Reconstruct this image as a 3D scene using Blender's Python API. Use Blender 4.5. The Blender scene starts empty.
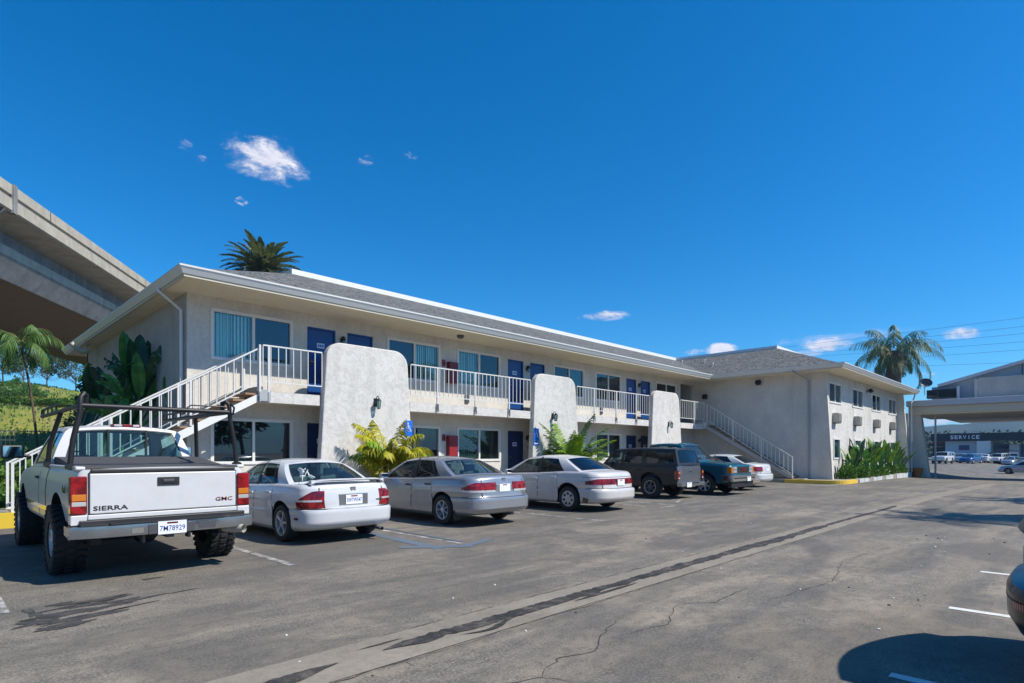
import bpy, bmesh, math, random
from mathutils import Vector, Matrix, noise
from math import radians, sin, cos, pi, sqrt, atan2
RN = random.Random(11)
SC = bpy.context.scene
COL = SC.collection
# ------------------------------------------------------------------ helpers
def tag(o, label=None, cat=None, group=None, kind=None):
    if label: o['label'] = label
    if cat: o['category'] = cat
    if group: o['group'] = group
    if kind: o['kind'] = kind
    return o

class MB:
    """mesh collector: verts, faces and a material name per face"""
    def __init__(s): s.v = []; s.f = []; s.m = []; s.mat = None
    def pt(s, p):
        s.v.append(tuple(s.mat @ Vector(p)) if s.mat else tuple(p)); return len(s.v) - 1
    def face(s, pts, m):
        s.f.append([s.pt(p) for p in pts]); s.m.append(m)
    def box(s, x0, x1, y0, y1, z0, z1, m):
        b = len(s.v)
        for p in ((x0,y0,z0),(x1,y0,z0),(x1,y1,z0),(x0,y1,z0),(x0,y0,z1),(x1,y0,z1),(x1,y1,z1),(x0,y1,z1)): s.pt(p)
        for q in ((0,3,2,1),(4,5,6,7),(0,1,5,4),(1,2,6,5),(2,3,7,6),(3,0,4,7)):
            s.f.append([b+i for i in q]); s.m.append(m)
    def obox(s, c, sx, sy, sz, rot, m):
        old = s.mat; M = Matrix.Translation(c) @ rot.to_4x4()
        s.mat = (old @ M) if old else M
        s.box(-sx/2, sx/2, -sy/2, sy/2, -sz/2, sz/2, m); s.mat = old
    def beam(s, a, b, w, h, m, up=(0,0,1)):
        a = Vector(a); b = Vector(b); d = (b-a); L = d.length
        if L < 1e-6: return
        d.normalize(); u = Vector(up)
        if abs(d.dot(u)) > .99: u = Vector((0,1,0))
        r = d.cross(u).normalized(); u = r.cross(d)
        R = Matrix((r, d, u)).transposed()
        s.obox((a+b)/2, w, L, h, R, m)
    def grid(s, P, m, flip=False, mf=None):
        """P: rows of points"""
        b = len(s.v); nr = len(P); nc = len(P[0])
        for row in P:
            for p in row: s.pt(p)
        for i in range(nr-1):
            for j in range(nc-1):
                q = [b+i*nc+j, b+i*nc+j+1, b+(i+1)*nc+j+1, b+(i+1)*nc+j]
                if flip: q.reverse()
                s.f.append(q); s.m.append(mf(i, j) if mf else m)
    def tube(s, pts, r, m, n=6, caps=True):
        pts = [Vector(p) for p in pts]; rr = r if isinstance(r, (list, tuple)) else [r]*len(pts)
        rows = []; prev = None
        for i, p in enumerate(pts):
            d = (pts[min(i+1, len(pts)-1)] - pts[max(i-1, 0)])
            d = d.normalized() if d.length > 1e-9 else Vector((0,0,1))
            if prev is None:
                u = Vector((0,0,1)) if abs(d.z) < .9 else Vector((1,0,0))
                a = d.cross(u).normalized()
            else:
                a = (prev - d*prev.dot(d)).normalized()
            prev = a; b2 = d.cross(a)
            rows.append([p + (a*cos(2*pi*k/n) + b2*sin(2*pi*k/n))*rr[i] for k in range(n)])
        b = len(s.v)
        for row in rows:
            for p in row: s.pt(p)
        for i in range(len(rows)-1):
            for k in range(n):
                s.f.append([b+i*n+k, b+i*n+(k+1)%n, b+(i+1)*n+(k+1)%n, b+(i+1)*n+k]); s.m.append(m)
        if caps:
            s.f.append([b+k for k in range(n)][::-1]); s.m.append(m)
            s.f.append([b+(len(rows)-1)*n+k for k in range(n)]); s.m.append(m)
    def lathe(s, prof, m, n=24, axis='x', c=(0,0,0), mf=None):
        """prof: (radius, along-axis) pairs"""
        b = len(s.v); c = Vector(c)
        for (r, a) in prof:
            for k in range(n):
                t = 2*pi*k/n
                if axis == 'x': p = (a, r*cos(t), r*sin(t))
                elif axis == 'y': p = (r*cos(t), a, r*sin(t))
                else: p = (r*cos(t), r*sin(t), a)
                s.pt(c + Vector(p))
        for i in range(len(prof)-1):
            for k in range(n):
                s.f.append([b+i*n+k, b+i*n+(k+1)%n, b+(i+1)*n+(k+1)%n, b+(i+1)*n+k]); s.m.append(mf(i) if mf else m)
    def prism(s, poly, axis, a0, a1, m, mcap=None):
        """poly in the two other axes; axis 'x' -> (y,z), 'y' -> (x,z), 'z' -> (x,y)"""
        def P(p, a):
            if axis == 'x': return (a, p[0], p[1])
            if axis == 'y': return (p[0], a, p[1])
            return (p[0], p[1], a)
        n = len(poly); b = len(s.v)
        for p in poly: s.pt(P(p, a0))
        for p in poly: s.pt(P(p, a1))
        s.f.append([b+i for i in range(n)][::-1]); s.m.append(mcap or m)
        s.f.append([b+n+i for i in range(n)]); s.m.append(mcap or m)
        for i in range(n):
            j = (i+1) % n
            s.f.append([b+i, b+j, b+n+j, b+n+i]); s.m.append(m)
    def add(s, o):
        b = len(s.v); s.v += [tuple(s.mat @ Vector(p)) for p in o.v] if s.mat else o.v
        s.f += [[b+i for i in f] for f in o.f]; s.m += o.m
    def mesh(s, name, smooth=None, weld=False, fixn=False):
        me = bpy.data.meshes.new(name)
        me.from_pydata(s.v, [], s.f)
        names = []
        for k in s.m:
            if k not in names: names.append(k)
        for k in names: me.materials.append(MAT[k])
        ix = {k: i for i, k in enumerate(names)}
        me.polygons.foreach_set('material_index', [ix[k] for k in s.m])
        if weld or fixn:
            bm = bmesh.new(); bm.from_mesh(me)
            if weld: bmesh.ops.remove_doubles(bm, verts=bm.verts, dist=weld if isinstance(weld, float) else 1e-4)
            bmesh.ops.dissolve_degenerate(bm, dist=1e-5, edges=bm.edges)
            if fixn: bmesh.ops.recalc_face_normals(bm, faces=bm.faces)
            bm.to_mesh(me); bm.free()
        if smooth is not None:
            me.polygons.foreach_set('use_smooth', [True]*len(me.polygons))
            if smooth < 180: me.set_sharp_from_angle(angle=radians(smooth))
        me.update()
        return me
    def build(s, name, parent=None, loc=None, smooth=None, weld=False, fixn=False, bevel=0):
        if not s.f: return None
        o = bpy.data.objects.new(name, s.mesh(name, smooth, weld, fixn)); COL.objects.link(o)
        if parent: o.parent = parent
        if loc: o.location = loc
        if bevel:
            b = o.modifiers.new('bevel', 'BEVEL'); b.width = bevel; b.segments = 2; b.limit_method = 'ANGLE'; b.angle_limit = radians(40)
        return o

def empty(name, loc=(0,0,0), rz=0, label=None, cat=None, group=None, parent=None):
    o = bpy.data.objects.new(name, None); COL.objects.link(o)
    o.location = loc; o.rotation_euler = (0, 0, rz); o.empty_display_size = .3
    if parent: o.parent = parent
    return tag(o, label, cat, group)

def copy_tree(o, kids, parent=None):
    c = o.copy(); COL.objects.link(c); c.parent = parent
    for ch in kids.get(o.name, []): copy_tree(ch, kids, c)
    return c
def kids_map():
    k = {}
    for o in bpy.data.objects:
        if o.parent: k.setdefault(o.parent.name, []).append(o)
    return k

def text_mb(mb, txt, M, size, depth, m, bold=0.0, width=None, align='CENTER'):
    cu = bpy.data.curves.new('lettering', 'FONT'); cu.body = txt; cu.size = size; cu.extrude = depth
    cu.align_x = align; cu.align_y = 'CENTER'; cu.offset = bold; cu.resolution_u = 2
    ob = bpy.data.objects.new('lettering', cu); COL.objects.link(ob)
    bpy.context.view_layer.update()
    dg = bpy.context.evaluated_depsgraph_get(); ev = ob.evaluated_get(dg); me = ev.to_mesh()
    xs = [v.co.x for v in me.vertices]
    k = (width / (max(xs) - min(xs))) if width and xs else 1
    b = len(mb.v)
    for v in me.vertices:
        p = M @ Vector((v.co.x*k, v.co.y, v.co.z)); mb.pt(p)
    for p in me.polygons:
        mb.f.append([b+i for i in p.vertices]); mb.m.append(m)
    ev.to_mesh_clear(); bpy.data.objects.remove(ob); bpy.data.curves.remove(cu)
def TM(loc, x, y):
    x = Vector(x); y = Vector(y); z = x.cross(y)
    return Matrix.Translation(loc) @ Matrix((x, y, z)).transposed().to_4x4()
FACE_S = ((1,0,0), (0,0,1))       # lettering read by someone looking towards +Y
FACE_W = ((0,-1,0), (0,0,1))      # lettering read by someone looking towards +X

def crm(xs, ys, x):
    """cubic interpolation through points, clamped"""
    if x <= xs[0]: return ys[0]
    if x >= xs[-1]: return ys[-1]
    i = 0
    while x > xs[i+1]: i += 1
    h = xs[i+1]-xs[i]; t = (x-xs[i])/h
    def sl(k):
        if k == 0 or k == len(xs)-1: return 0 if len(xs) < 3 else ((ys[1]-ys[0])/(xs[1]-xs[0]) if k == 0 else (ys[-1]-ys[-2])/(xs[-1]-xs[-2]))
        d0 = (ys[k]-ys[k-1])/(xs[k]-xs[k-1]); d1 = (ys[k+1]-ys[k])/(xs[k+1]-xs[k])
        return 0 if d0*d1 <= 0 else 2*d0*d1/(d0+d1)
    m0, m1 = sl(i)*h, sl(i+1)*h
    return (2*t**3-3*t*t+1)*ys[i] + (t**3-2*t*t+t)*m0 + (-2*t**3+3*t*t)*ys[i+1] + (t**3-t*t)*m1
def lin(xs, ys, x):
    if x <= xs[0]: return ys[0]
    for i in range(len(xs)-1):
        if x <= xs[i+1]: return ys[i] + (ys[i+1]-ys[i])*(x-xs[i])/(xs[i+1]-xs[i])
    return ys[-1]
def sstep(a, b, x):
    t = min(1, max(0, (x-a)/(b-a))); return t*t*(3-2*t)

# ------------------------------------------------------------------ camera
F_, HOR, CAMH = 583.0, 453.0, 1.5
YAW = radians(44.5)
cam = bpy.data.cameras.new('camera'); co = bpy.data.objects.new('camera', cam); COL.objects.link(co)
co.location = (0, 0, CAMH); co.rotation_euler = (radians(90), 0, YAW - radians(90))
cam.sensor_width = 36; cam.lens = F_/1024*36; cam.shift_y = (HOR-341.5)/1024; cam.clip_end = 6000; cam.clip_start = .05
SC.camera = co
SUN = Vector((.40, -.79, 1.0)).normalized()

# ------------------------------------------------------------------ materials
MAT = {}
def nt(name):
    m = bpy.data.materials.new(name); m.use_nodes = True; MAT[name] = m
    n = m.node_tree; return m, n, n.nodes['Principled BSDF']
def simple(name, c, rough=.5, metal=0, coat=0, spec=.5, emit=None):
    m, n, b = nt(name)
    b.inputs['Base Color'].default_value = (*c, 1); b.inputs['Roughness'].default_value = rough
    b.inputs['Metallic'].default_value = metal; b.inputs['Coat Weight'].default_value = coat; b.inputs['Coat Roughness'].default_value = .04
    b.inputs['Specular IOR Level'].default_value = spec
    return m
def N(n, t, **k):
    x = n.nodes.new(t)
    for a, b in k.items(): setattr(x, a, b)
    return x
def noise_n(n, scale, detail=4, rough=.55, vec=None, dist=0):
    x = N(n, 'ShaderNodeTexNoise'); x.inputs['Scale'].default_value = scale; x.inputs['Detail'].default_value = detail
    x.inputs['Roughness'].default_value = rough; x.inputs['Distortion'].default_value = dist
    if vec is not None: n.links.new(vec, x.inputs['Vector'])
    return x.outputs['Fac']
def ramp(n, src, stops, interp='LINEAR'):
    r = N(n, 'ShaderNodeValToRGB'); r.color_ramp.interpolation = interp
    e = r.color_ramp.elements
    while len(e) < len(stops): e.new(.5)
    for i, (p, c) in enumerate(stops):
        e[i].position = p; e[i].color = (*c, 1) if isinstance(c, tuple) else (c, c, c, 1)
    n.links.new(src, r.inputs[0]); return r.outputs['Color']
def mixc(n, fac, a, b, mode='MIX'):
    x = N(n, 'ShaderNodeMix', data_type='RGBA', blend_type=mode)
    for sock, v in ((x.inputs[0], fac), (x.inputs[6], a), (x.inputs[7], b)):
        if isinstance(v, (int, float)): sock.default_value = v
        elif isinstance(v, tuple): sock.default_value = (*v, 1)
        else: n.links.new(v, sock)
    return x.outputs[2]
def maths(n, op, a, b=0.0):
    x = N(n, 'ShaderNodeMath', operation=op)
    for s_, v in ((x.inputs[0], a), (x.inputs[1], b)):
        if isinstance(v, (int, float)): s_.default_value = v
        else: n.links.new(v, s_)
    return x.outputs[0]
def bumpn(n, b, h, strength=.3, dist=.02):
    x = N(n, 'ShaderNodeBump'); x.inputs['Strength'].default_value = strength; x.inputs['Distance'].default_value = dist
    n.links.new(h, x.inputs['Height']); n.links.new(x.outputs[0], b.inputs['Normal']); return x
def geo(n): return N(n, 'ShaderNodeNewGeometry').outputs['Position']
def obj_co(n): return N(n, 'ShaderNodeTexCoord').outputs['Object']
def mapped(n, v, sc=(1,1,1), rot=(0,0,0), loc=(0,0,0)):
    x = N(n, 'ShaderNodeMapping'); n.links.new(v, x.inputs[0]); x.inputs['Scale'].default_value = sc; x.inputs['Rotation'].default_value = rot; x.inputs['Location'].default_value = loc
    return x.outputs[0]

def stucco(name, base, var=.12, trowel=False, stain=.0):
    m, n, b = nt(name); g = geo(n)
    n1 = noise_n(n, 1.3, 5, .6, g); n2 = noise_n(n, 7 if trowel else 14, 5, .65, g, .6 if trowel else 0); n3 = noise_n(n, 60, 3, .6, g)
    lo = tuple(c*(1-var) for c in base); hi = tuple(min(.9, c*(1+var)) for c in base)
    c = ramp(n, n1, [(.3, lo), (.7, hi)])
    c = mixc(n, .55 if trowel else .3, c, ramp(n, n2, [(.42, tuple(c_*(.88 if trowel else .82) for c_ in base)), (.53, hi)]), 'MIX')
    if stain:
        st = ramp(n, noise_n(n, .9, 6, .7, mapped(n, g, (1.6, 1.6, .35))), [(.5, 0.0), (.72, 1.0)])
        c = mixc(n, maths(n, 'MULTIPLY', st, stain), c, tuple(k*.6 for k in base))
    n.links.new(c, b.inputs['Base Color']); b.inputs['Roughness'].default_value = .92; b.inputs['Specular IOR Level'].default_value = .2
    h = maths(n, 'ADD', maths(n, 'MULTIPLY', n2, 1.0 if trowel else .5), maths(n, 'MULTIPLY', n3, .35))
    bumpn(n, b, h, .45 if trowel else .35, .03)
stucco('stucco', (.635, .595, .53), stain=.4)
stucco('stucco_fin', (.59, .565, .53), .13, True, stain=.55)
stucco('stucco_shaded', (.45, .42, .38), stain=.45)  # darker stucco copy: shade of the end walls put into the colour
stucco('soffit', (.82, .72, .54), .06)
stucco('drain_concrete', (.245, .215, .175), .18, stain=.6)
stucco('kerb_white', (.52, .53, .54), .25, stain=.8)
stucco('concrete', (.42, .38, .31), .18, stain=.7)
stucco('concrete_web', (.24, .235, .23), .25, stain=.9)  # shade under the deck overhang put into this darker concrete
stucco('concrete_soffit_shade', (.20, .15, .105), .12, stain=.3)  # shade and brown ground bounce of the bridge underside put into the colour
stucco('kerb_concrete', (.30, .27, .225), .16, stain=.4)
simple('white_trim', (.72, .71, .68), .45)
simple('gutter_white', (.70, .69, .66), .4)
simple('cream_trim', (.58, .52, .40), .5)
simple('rail_white', (.64, .63, .60), .4)
simple('rail_grey', (.36, .37, .38), .5)
simple('steel_dark', (.10, .10, .11), .45, .4)
simple('black', (.012, .012, .013), .5)
simple('black_gloss', (.010, .010, .012), .12)
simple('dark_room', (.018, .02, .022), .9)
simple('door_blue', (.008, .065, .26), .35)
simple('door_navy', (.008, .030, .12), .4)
simple('sign_blue', (.01, .14, .62), .4)
simple('white', (.80, .80, .80), .5)
simple('red', (.28, .015, .018), .4)
simple('dark_red', (.16, .015, .02), .4)
simple('navy', (.02, .035, .14), .4)
simple('yellow_paint', (.62, .44, .03), .7)
simple('gold_paint', (.75, .48, .05), .6)
simple('terracotta', (.45, .13, .03), .8)
simple('asphalt_tar', (.035, .034, .034), .8)
simple('chrome', (.75, .76, .78), .12, 1)
simple('alloy', (.55, .55, .57), .38, .55)
simple('rubber', (.018, .018, .019), .75)
simple('trim_black', (.02, .02, .022), .5)
def lens(name, c1, c2):
    m, n, b = nt(name); g = obj_co(n)
    w = N(n, 'ShaderNodeTexWave', bands_direction='X'); w.inputs['Scale'].default_value = 14; n.links.new(g, w.inputs[0])
    n.links.new(mixc(n, ramp(n, noise_n(n, 9, 3, .5, g), [(.42, 0.0), (.6, 1.0)]), c1, c2), b.inputs['Base Color']); b.inputs['Roughness'].default_value = .12
    b.inputs['Coat Weight'].default_value = .6; bumpn(n, b, w.outputs['Fac'], .25, .01)
lens('lens_red', (.30, .006, .010), (.10, .002, .004)); lens('lens_red_dark', (.16, .004, .008), (.08, .002, .004))
simple('lens_amber', (.55, .17, .015), .15, 0, .6)
simple('lens_clear', (.55, .54, .53), .12, .3, .6)
simple('interior', (.05, .05, .055), .8)
simple('seat_grey', (.16, .17, .19), .8)
simple('sunshade', (.45, .60, .50), .7)
simple('plate_white', (.78, .80, .84), .4)
simple('plate_blue', (.03, .05, .28), .4)
simple('ac_beige', (.42, .39, .34), .6)
simple('ac_dark', (.06, .06, .06), .6)
simple('glass_dark', (.014, .022, .028), .04, 0, .5)
simple('wood_tread', (.30, .19, .11), .8)
simple('far_roof', (.10, .11, .13), .8)
simple('far_wall', (.48, .52, .58), .8)
simple('far_wall_blue', (.20, .32, .48), .8)
simple('band_dark', (.010, .014, .02), .6)
simple('grey_wall', (.52, .52, .54), .85)
simple('dish', (.05, .06, .08), .4)
simple('bark', (.12, .085, .06), .95)
simple('wire', (.04, .05, .08), .7)
simple('litter', (.75, .73, .68), .8)

def glass(name, tint, mirror=.10, tr=.75, rough=.02):
    m = bpy.data.materials.new(name); m.use_nodes = True; MAT[name] = m; n = m.node_tree; n.nodes.clear()
    o = N(n, 'ShaderNodeOutputMaterial'); t = N(n, 'ShaderNodeBsdfTransparent'); g = N(n, 'ShaderNodeBsdfGlossy'); d = N(n, 'ShaderNodeBsdfDiffuse')
    t.inputs[0].default_value = (*tint, 1); g.inputs['Roughness'].default_value = rough; g.inputs[0].default_value = (.9, .95, 1, 1)
    d.inputs[0].default_value = tuple(c*.25 for c in tint) + (1,)
    ge = N(n, 'ShaderNodeNewGeometry'); dt = N(n, 'ShaderNodeVectorMath', operation='DOT_PRODUCT'); n.links.new(ge.outputs['Normal'], dt.inputs[0]); n.links.new(ge.outputs['Incoming'], dt.inputs[1])
    om = maths(n, 'SUBTRACT', 1.0, maths(n, 'ABSOLUTE', dt.outputs['Value'])); p5 = maths(n, 'POWER', om, 5.0)   # Schlick, the same from both sides of a thin sheet
    f = maths(n, 'ADD', maths(n, 'MULTIPLY', p5, .9), .05+mirror)
    m1 = N(n, 'ShaderNodeMixShader'); m1.inputs[0].default_value = 1-tr; n.links.new(t.outputs[0], m1.inputs[1]); n.links.new(d.outputs[0], m1.inputs[2])
    m2 = N(n, 'ShaderNodeMixShader'); n.links.new(f, m2.inputs[0]); n.links.new(m1.outputs[0], m2.inputs[1]); n.links.new(g.outputs[0], m2.inputs[2])
    n.links.new(m2.outputs[0], o.inputs[0])
glass('glass_car', (.55, .74, .72), .0, .95)
glass('glass_tint', (.16, .22, .25), .0, .9)
glass('glass_house', (.42, .70, .72), .03, .9)
glass('glass_house_dark', (.16, .24, .26), .03, .85)
glass('glass_teal', (.86, .97, .95), .01, .97)
def blinds(name, c):
    m, n, b = nt(name); g = geo(n)
    w = N(n, 'ShaderNodeTexWave', wave_type='BANDS', bands_direction='X'); w.inputs['Scale'].default_value = 3.1; w.inputs['Distortion'].default_value = .6; w.inputs['Detail'].default_value = 1
    n.links.new(g, w.inputs['Vector'])
    c2 = ramp(n, w.outputs['Fac'], [(.1, tuple(k*.55 for k in c)), (.55, c)])
    n.links.new(c2, b.inputs['Base Color']); b.inputs['Roughness'].default_value = .8
    bumpn(n, b, w.outputs['Fac'], .6, .03)
blinds('blind_teal', (.66, .86, .82)); blinds('blind_dark', (.16, .24, .24)); blinds('blind_green', (.34, .42, .20)); blinds('blind_cool', (.22, .42, .44))
def paint(name, c, metal=0, rough=.3, dirt=.15):
    m, n, b = nt(name); g = obj_co(n)
    z = N(n, 'ShaderNodeSeparateXYZ'); n.links.new(g, z.inputs[0])
    d = maths(n, 'MULTIPLY', ramp(n, noise_n(n, 5, 4, .6, g), [(.35, 0.0), (.75, 1.0)]), dirt)
    low = ramp(n, z.outputs[2], [(.28, 1.0), (.62, 0.0)])
    d = maths(n, 'ADD', d, maths(n, 'MULTIPLY', low, dirt*.8))
    n.links.new(mixc(n, d, c, (.16, .145, .125)), b.inputs['Base Color'])
    b.inputs['Metallic'].default_value = metal; b.inputs['Roughness'].default_value = rough
    b.inputs['Coat Weight'].default_value = .12 if name in ('paint_charcoal', 'paint_dark') else .3 if 'truck' in name else .8; b.inputs['Coat Roughness'].default_value = .06
paint('paint_white', (.60, .61, .63), 0, .35, .10)
paint('paint_truck_white', (.60, .60, .61), 0, .35, .10)
paint('paint_silver', (.37, .385, .42), .6, .3, .10)
paint('paint_pearl', (.66, .63, .61), .1, .32, .15)
paint('paint_charcoal', (.010, .011, .013), .0, .42, .07)
paint('paint_suv_rear_lit', (.085, .09, .105), .2, .4, .14)  # black wagon's rear face, its sunlight put into a paler paint
paint('paint_teal_lit', (.004, .12, .16), .25, .25, .03)  # brighter copy of the pickup's one teal paint for the sunlit bonnet
paint('paint_teal_shade', (.004, .10, .15), .25, .25, .05)  # darker copy of the same teal for the shaded body
paint('paint_gold', (.42, .34, .26), .5, .35, .12)
paint('paint_dark', (.022, .023, .026), .3, .3, .1)
paint('paint_blue', (.015, .06, .20), .3, .3, .1)
paint('paint_red', (.30, .02, .03), .2, .3, .1)
paint('bumper_grey', (.42, .43, .46), .92, .20, .25)
def foliage(name, a, b_, rough=.55, trans=.0):
    m, n, b = nt(name); g = geo(n)
    at = N(n, 'ShaderNodeNewGeometry').outputs['Random Per Island']
    c = mixc(n, at, a, b_); c = mixc(n, ramp(n, noise_n(n, 2.2, 3, .5, g), [(.35, 0.0), (.7, .6)]), c, tuple(k*.5 for k in a))
    n.links.new(c, b.inputs['Base Color']); b.inputs['Roughness'].default_value = rough; b.inputs['Specular IOR Level'].default_value = .35
    if trans:
        t = N(n, 'ShaderNodeBsdfTranslucent'); n.links.new(c, t.inputs[0])
        mx = N(n, 'ShaderNodeMixShader'); mx.inputs[0].default_value = trans
        out = n.nodes['Material Output']; n.links.new(b.outputs[0], mx.inputs[1]); n.links.new(t.outputs[0], mx.inputs[2]); n.links.new(mx.outputs[0], out.inputs[0])
foliage('leaf_palm_dark', (.10, .14, .04), (.26, .30, .11), .5, .3)
foliage('leaf_palm_tip', (.30, .29, .10), (.16, .15, .06), .6)
foliage('leaf_queen', (.045, .10, .045), (.12, .20, .07), .5, .2)
foliage('leaf_weeping', (.07, .17, .035), (.17, .30, .07), .5, .3)
foliage('leaf_yellow', (.30, .33, .008), (.62, .50, .012), .5, .15)
foliage('leaf_areca', (.10, .26, .010), (.34, .46, .02), .5, .2)
foliage('leaf_banana', (.05, .19, .035), (.12, .32, .05), .32, .25)
foliage('leaf_banana_dark', (.014, .055, .018), (.03, .10, .03), .35, .1)
foliage('leaf_bed', (.05, .14, .02), (.16, .30, .05), .45, .25)
foliage('leaf_shrub', (.05, .13, .015), (.14, .26, .03), .6, .2)
foliage('leaf_tree', (.035, .08, .022), (.09, .14, .05), .6, .2)
foliage('leaf_tree_olive', (.07, .10, .05), (.15, .17, .10), .6, .2)
foliage('leaf_far', (.03, .06, .035), (.06, .10, .05), .8)
# ------------------------------------------------------------------ world, sun
w = bpy.data.worlds.new('World'); SC.world = w; w.use_nodes = True; n = w.node_tree; bg = n.nodes['Background']
sky = N(n, 'ShaderNodeTexSky', sky_type='NISHITA'); sky.sun_disc = False
sky.sun_elevation = math.asin(SUN.z); sky.sun_rotation = atan2(SUN.x, SUN.y)
sky.air_density = 1.0; sky.dust_density = .35; sky.ozone_density = 2.2; sky.altitude = 200
hs = N(n, 'ShaderNodeHueSaturation'); hs.inputs['Saturation'].default_value = 1.17; hs.inputs['Hue'].default_value = .5; hs.inputs['Value'].default_value = 1.0
n.links.new(mixc(n, 1.0, sky.outputs[0], (.42, .70, .92), 'MULTIPLY'), hs.inputs['Color'])
dirv = N(n, 'ShaderNodeTexCoord').outputs['Generated']
def pxdir(px, py):
    a = (px-512)/F_; c, s = cos(YAW), sin(YAW); return Vector((c+a*s, s-a*c, (HOR-py)/F_)).normalized()
nzv = mapped(n, dirv, (1, 1, 2.2))
fine = noise_n(n, 15, 9, .68, nzv, .6); fine2 = noise_n(n, 55, 5, .6, nzv); fineS = noise_n(n, 60, 8, .7, nzv, .8)
acc = None
CL = [(264,159,39,20,1.0,.8),(241,201,6,5,.55,0),(203,159,6,5,.4,0),(410,155,9,4,.5,0),(368,162,10,7,.22,0),(186,145,9,6,.16,0),(605,316,24,5,.95,.4),
      (722,349,15,6,.95,.5),(829,345,24,8,.9,.5),(965,333,20,6,.95,.5),(925,375,12,4,.5,0),(800,354,22,5,.4,0),(695,352,12,4,.5,0),(845,337,60,5,.18,0),(1010,418,120,7,.75,0),(930,421,60,5,.6,0)]
for (px, py, rx, ry, op, base) in CL:
    c = pxdir(px, py); e1 = Vector((0,0,1)).cross(c).normalized(); e2 = c.cross(e1)
    kx = 1/(rx/F_*c.dot(Vector((cos(YAW), sin(YAW), 0)))); ky = 1/(ry/F_*c.dot(Vector((cos(YAW), sin(YAW), 0))))
    def dp(v):
        x = N(n, 'ShaderNodeVectorMath', operation='DOT_PRODUCT'); n.links.new(dirv, x.inputs[0]); x.inputs[1].default_value = v; return x.outputs['Value']
    u = dp(e1*kx); v = dp(e2*ky)
    r2 = maths(n, 'ADD', maths(n, 'MULTIPLY', u, u), maths(n, 'MULTIPLY', v, v))
    r2 = maths(n, 'ADD', r2, maths(n, 'MULTIPLY', maths(n, 'GREATER_THAN', maths(n, 'MULTIPLY', dp(c), 1), 0.0), 0.0))
    f = maths(n, 'SUBTRACT', maths(n, 'ADD', maths(n, 'MULTIPLY', fine if rx > 14 else fineS, 4.2 if rx > 14 else 5.5), maths(n, 'MULTIPLY', fine2, 1.0)), maths(n, 'ADD', r2, 1.35 if rx > 14 else 2.45))
    f = maths(n, 'MINIMUM', maths(n, 'MAXIMUM', maths(n, 'MULTIPLY', f, .95), 0.0), 1.0)
    f = maths(n, 'MULTIPLY', maths(n, 'MULTIPLY', f, f), op)
    f = maths(n, 'MULTIPLY', f, maths(n, 'GREATER_THAN', dp(c), 0.5))
    acc = f if acc is None else maths(n, 'MAXIMUM', acc, f)
cc = ramp(n, fine, [(.38, (3.4, 3.6, 4.6)), (.60, (5.2, 5.25, 5.8))])
n.links.new(mixc(n, acc, hs.outputs[0], cc), bg.inputs['Color']); bg.inputs['Strength'].default_value = .116
sl = bpy.data.lights.new('sun', 'SUN'); sl.energy = 3.9; sl.angle = radians(.55); sl.color = (1, .945, .85)
so = bpy.data.objects.new('sun', sl); COL.objects.link(so); so.rotation_euler = SUN.to_track_quat('Z', 'Y').to_euler()
vs = SC.view_settings; vs.view_transform = 'Standard'; vs.look = 'None'; vs.gamma = 1; vs.exposure = .6; vs.use_curve_mapping = False
SC.cycles.max_bounces = 8; SC.cycles.transparent_max_bounces = 24; SC.cycles.use_denoising = True
SC.cycles.sample_clamp_indirect = 6

# ------------------------------------------------------------------ asphalt
def gz(x, y):
    return -.72*sstep(33, 72, x)*sstep(13, 6, y) if y > 6 else -.72*sstep(33, 72, x)
m, n, b = nt('asphalt'); g = geo(n)
sep = N(n, 'ShaderNodeSeparateXYZ'); n.links.new(g, sep.inputs[0])
big = noise_n(n, .22, 5, .6, g, .5); huge = noise_n(n, .11, 3, .5, mapped(n, g, (1, 1.6, 1)), .8); mid = noise_n(n, 1.1, 6, .62, g, .8); fin = noise_n(n, 45, 3, .7, g); grit = noise_n(n, 160, 2, .6, g)
streak = noise_n(n, 1.0, 6, .6, mapped(n, g, (.16, 2.6, 1)), .5)
diag = noise_n(n, 1.0, 5, .6, mapped(n, g, (.28, 2.2, 1), (0, 0, radians(-28))), .6)
warm = ramp(n, big, [(.40, (.175, .151, .122)), (.58, (.285, .245, .194))])
warm = mixc(n, ramp(n, huge, [(.44, 0.0), (.56, .6)]), warm, (.145, .131, .112))
c = mixc(n, ramp(n, mid, [(.45, 0.0), (.57, .85)]), warm, (.122, .113, .098))
c = mixc(n, maths(n, 'MULTIPLY', ramp(n, streak, [(.47, 0.0), (.60, 1.0)]), .6), c, (.070, .071, .072))
c = mixc(n, maths(n, 'MULTIPLY', ramp(n, diag, [(.50, 0.0), (.62, 1.0)]), .5), c, (.235, .205, .172))
# the stalls are an older, cooler and oilier surface
stall = N(n, 'ShaderNodeMapRange'); n.links.new(maths(n, 'ADD', sep.outputs[1], maths(n, 'MULTIPLY', big, 3.0)), stall.inputs[0])
stall.inputs[1].default_value = 6.6; stall.inputs[2].default_value = 9.4
c = mixc(n, maths(n, 'MULTIPLY', stall.outputs[0], .5), c, (.076, .074, .070))
# oil spots
vo = N(n, 'ShaderNodeTexVoronoi'); vo.inputs['Scale'].default_value = .8; n.links.new(mapped(n, g, (1,1,1)), vo.inputs['Vector'])
sp = ramp(n, maths(n, 'ADD', vo.outputs['Distance'], maths(n, 'MULTIPLY', mid, .22)), [(.17, 1.0), (.30, 0.0)])
c = mixc(n, maths(n, 'MULTIPLY', sp, .30), c, (.05, .05, .05))
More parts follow.
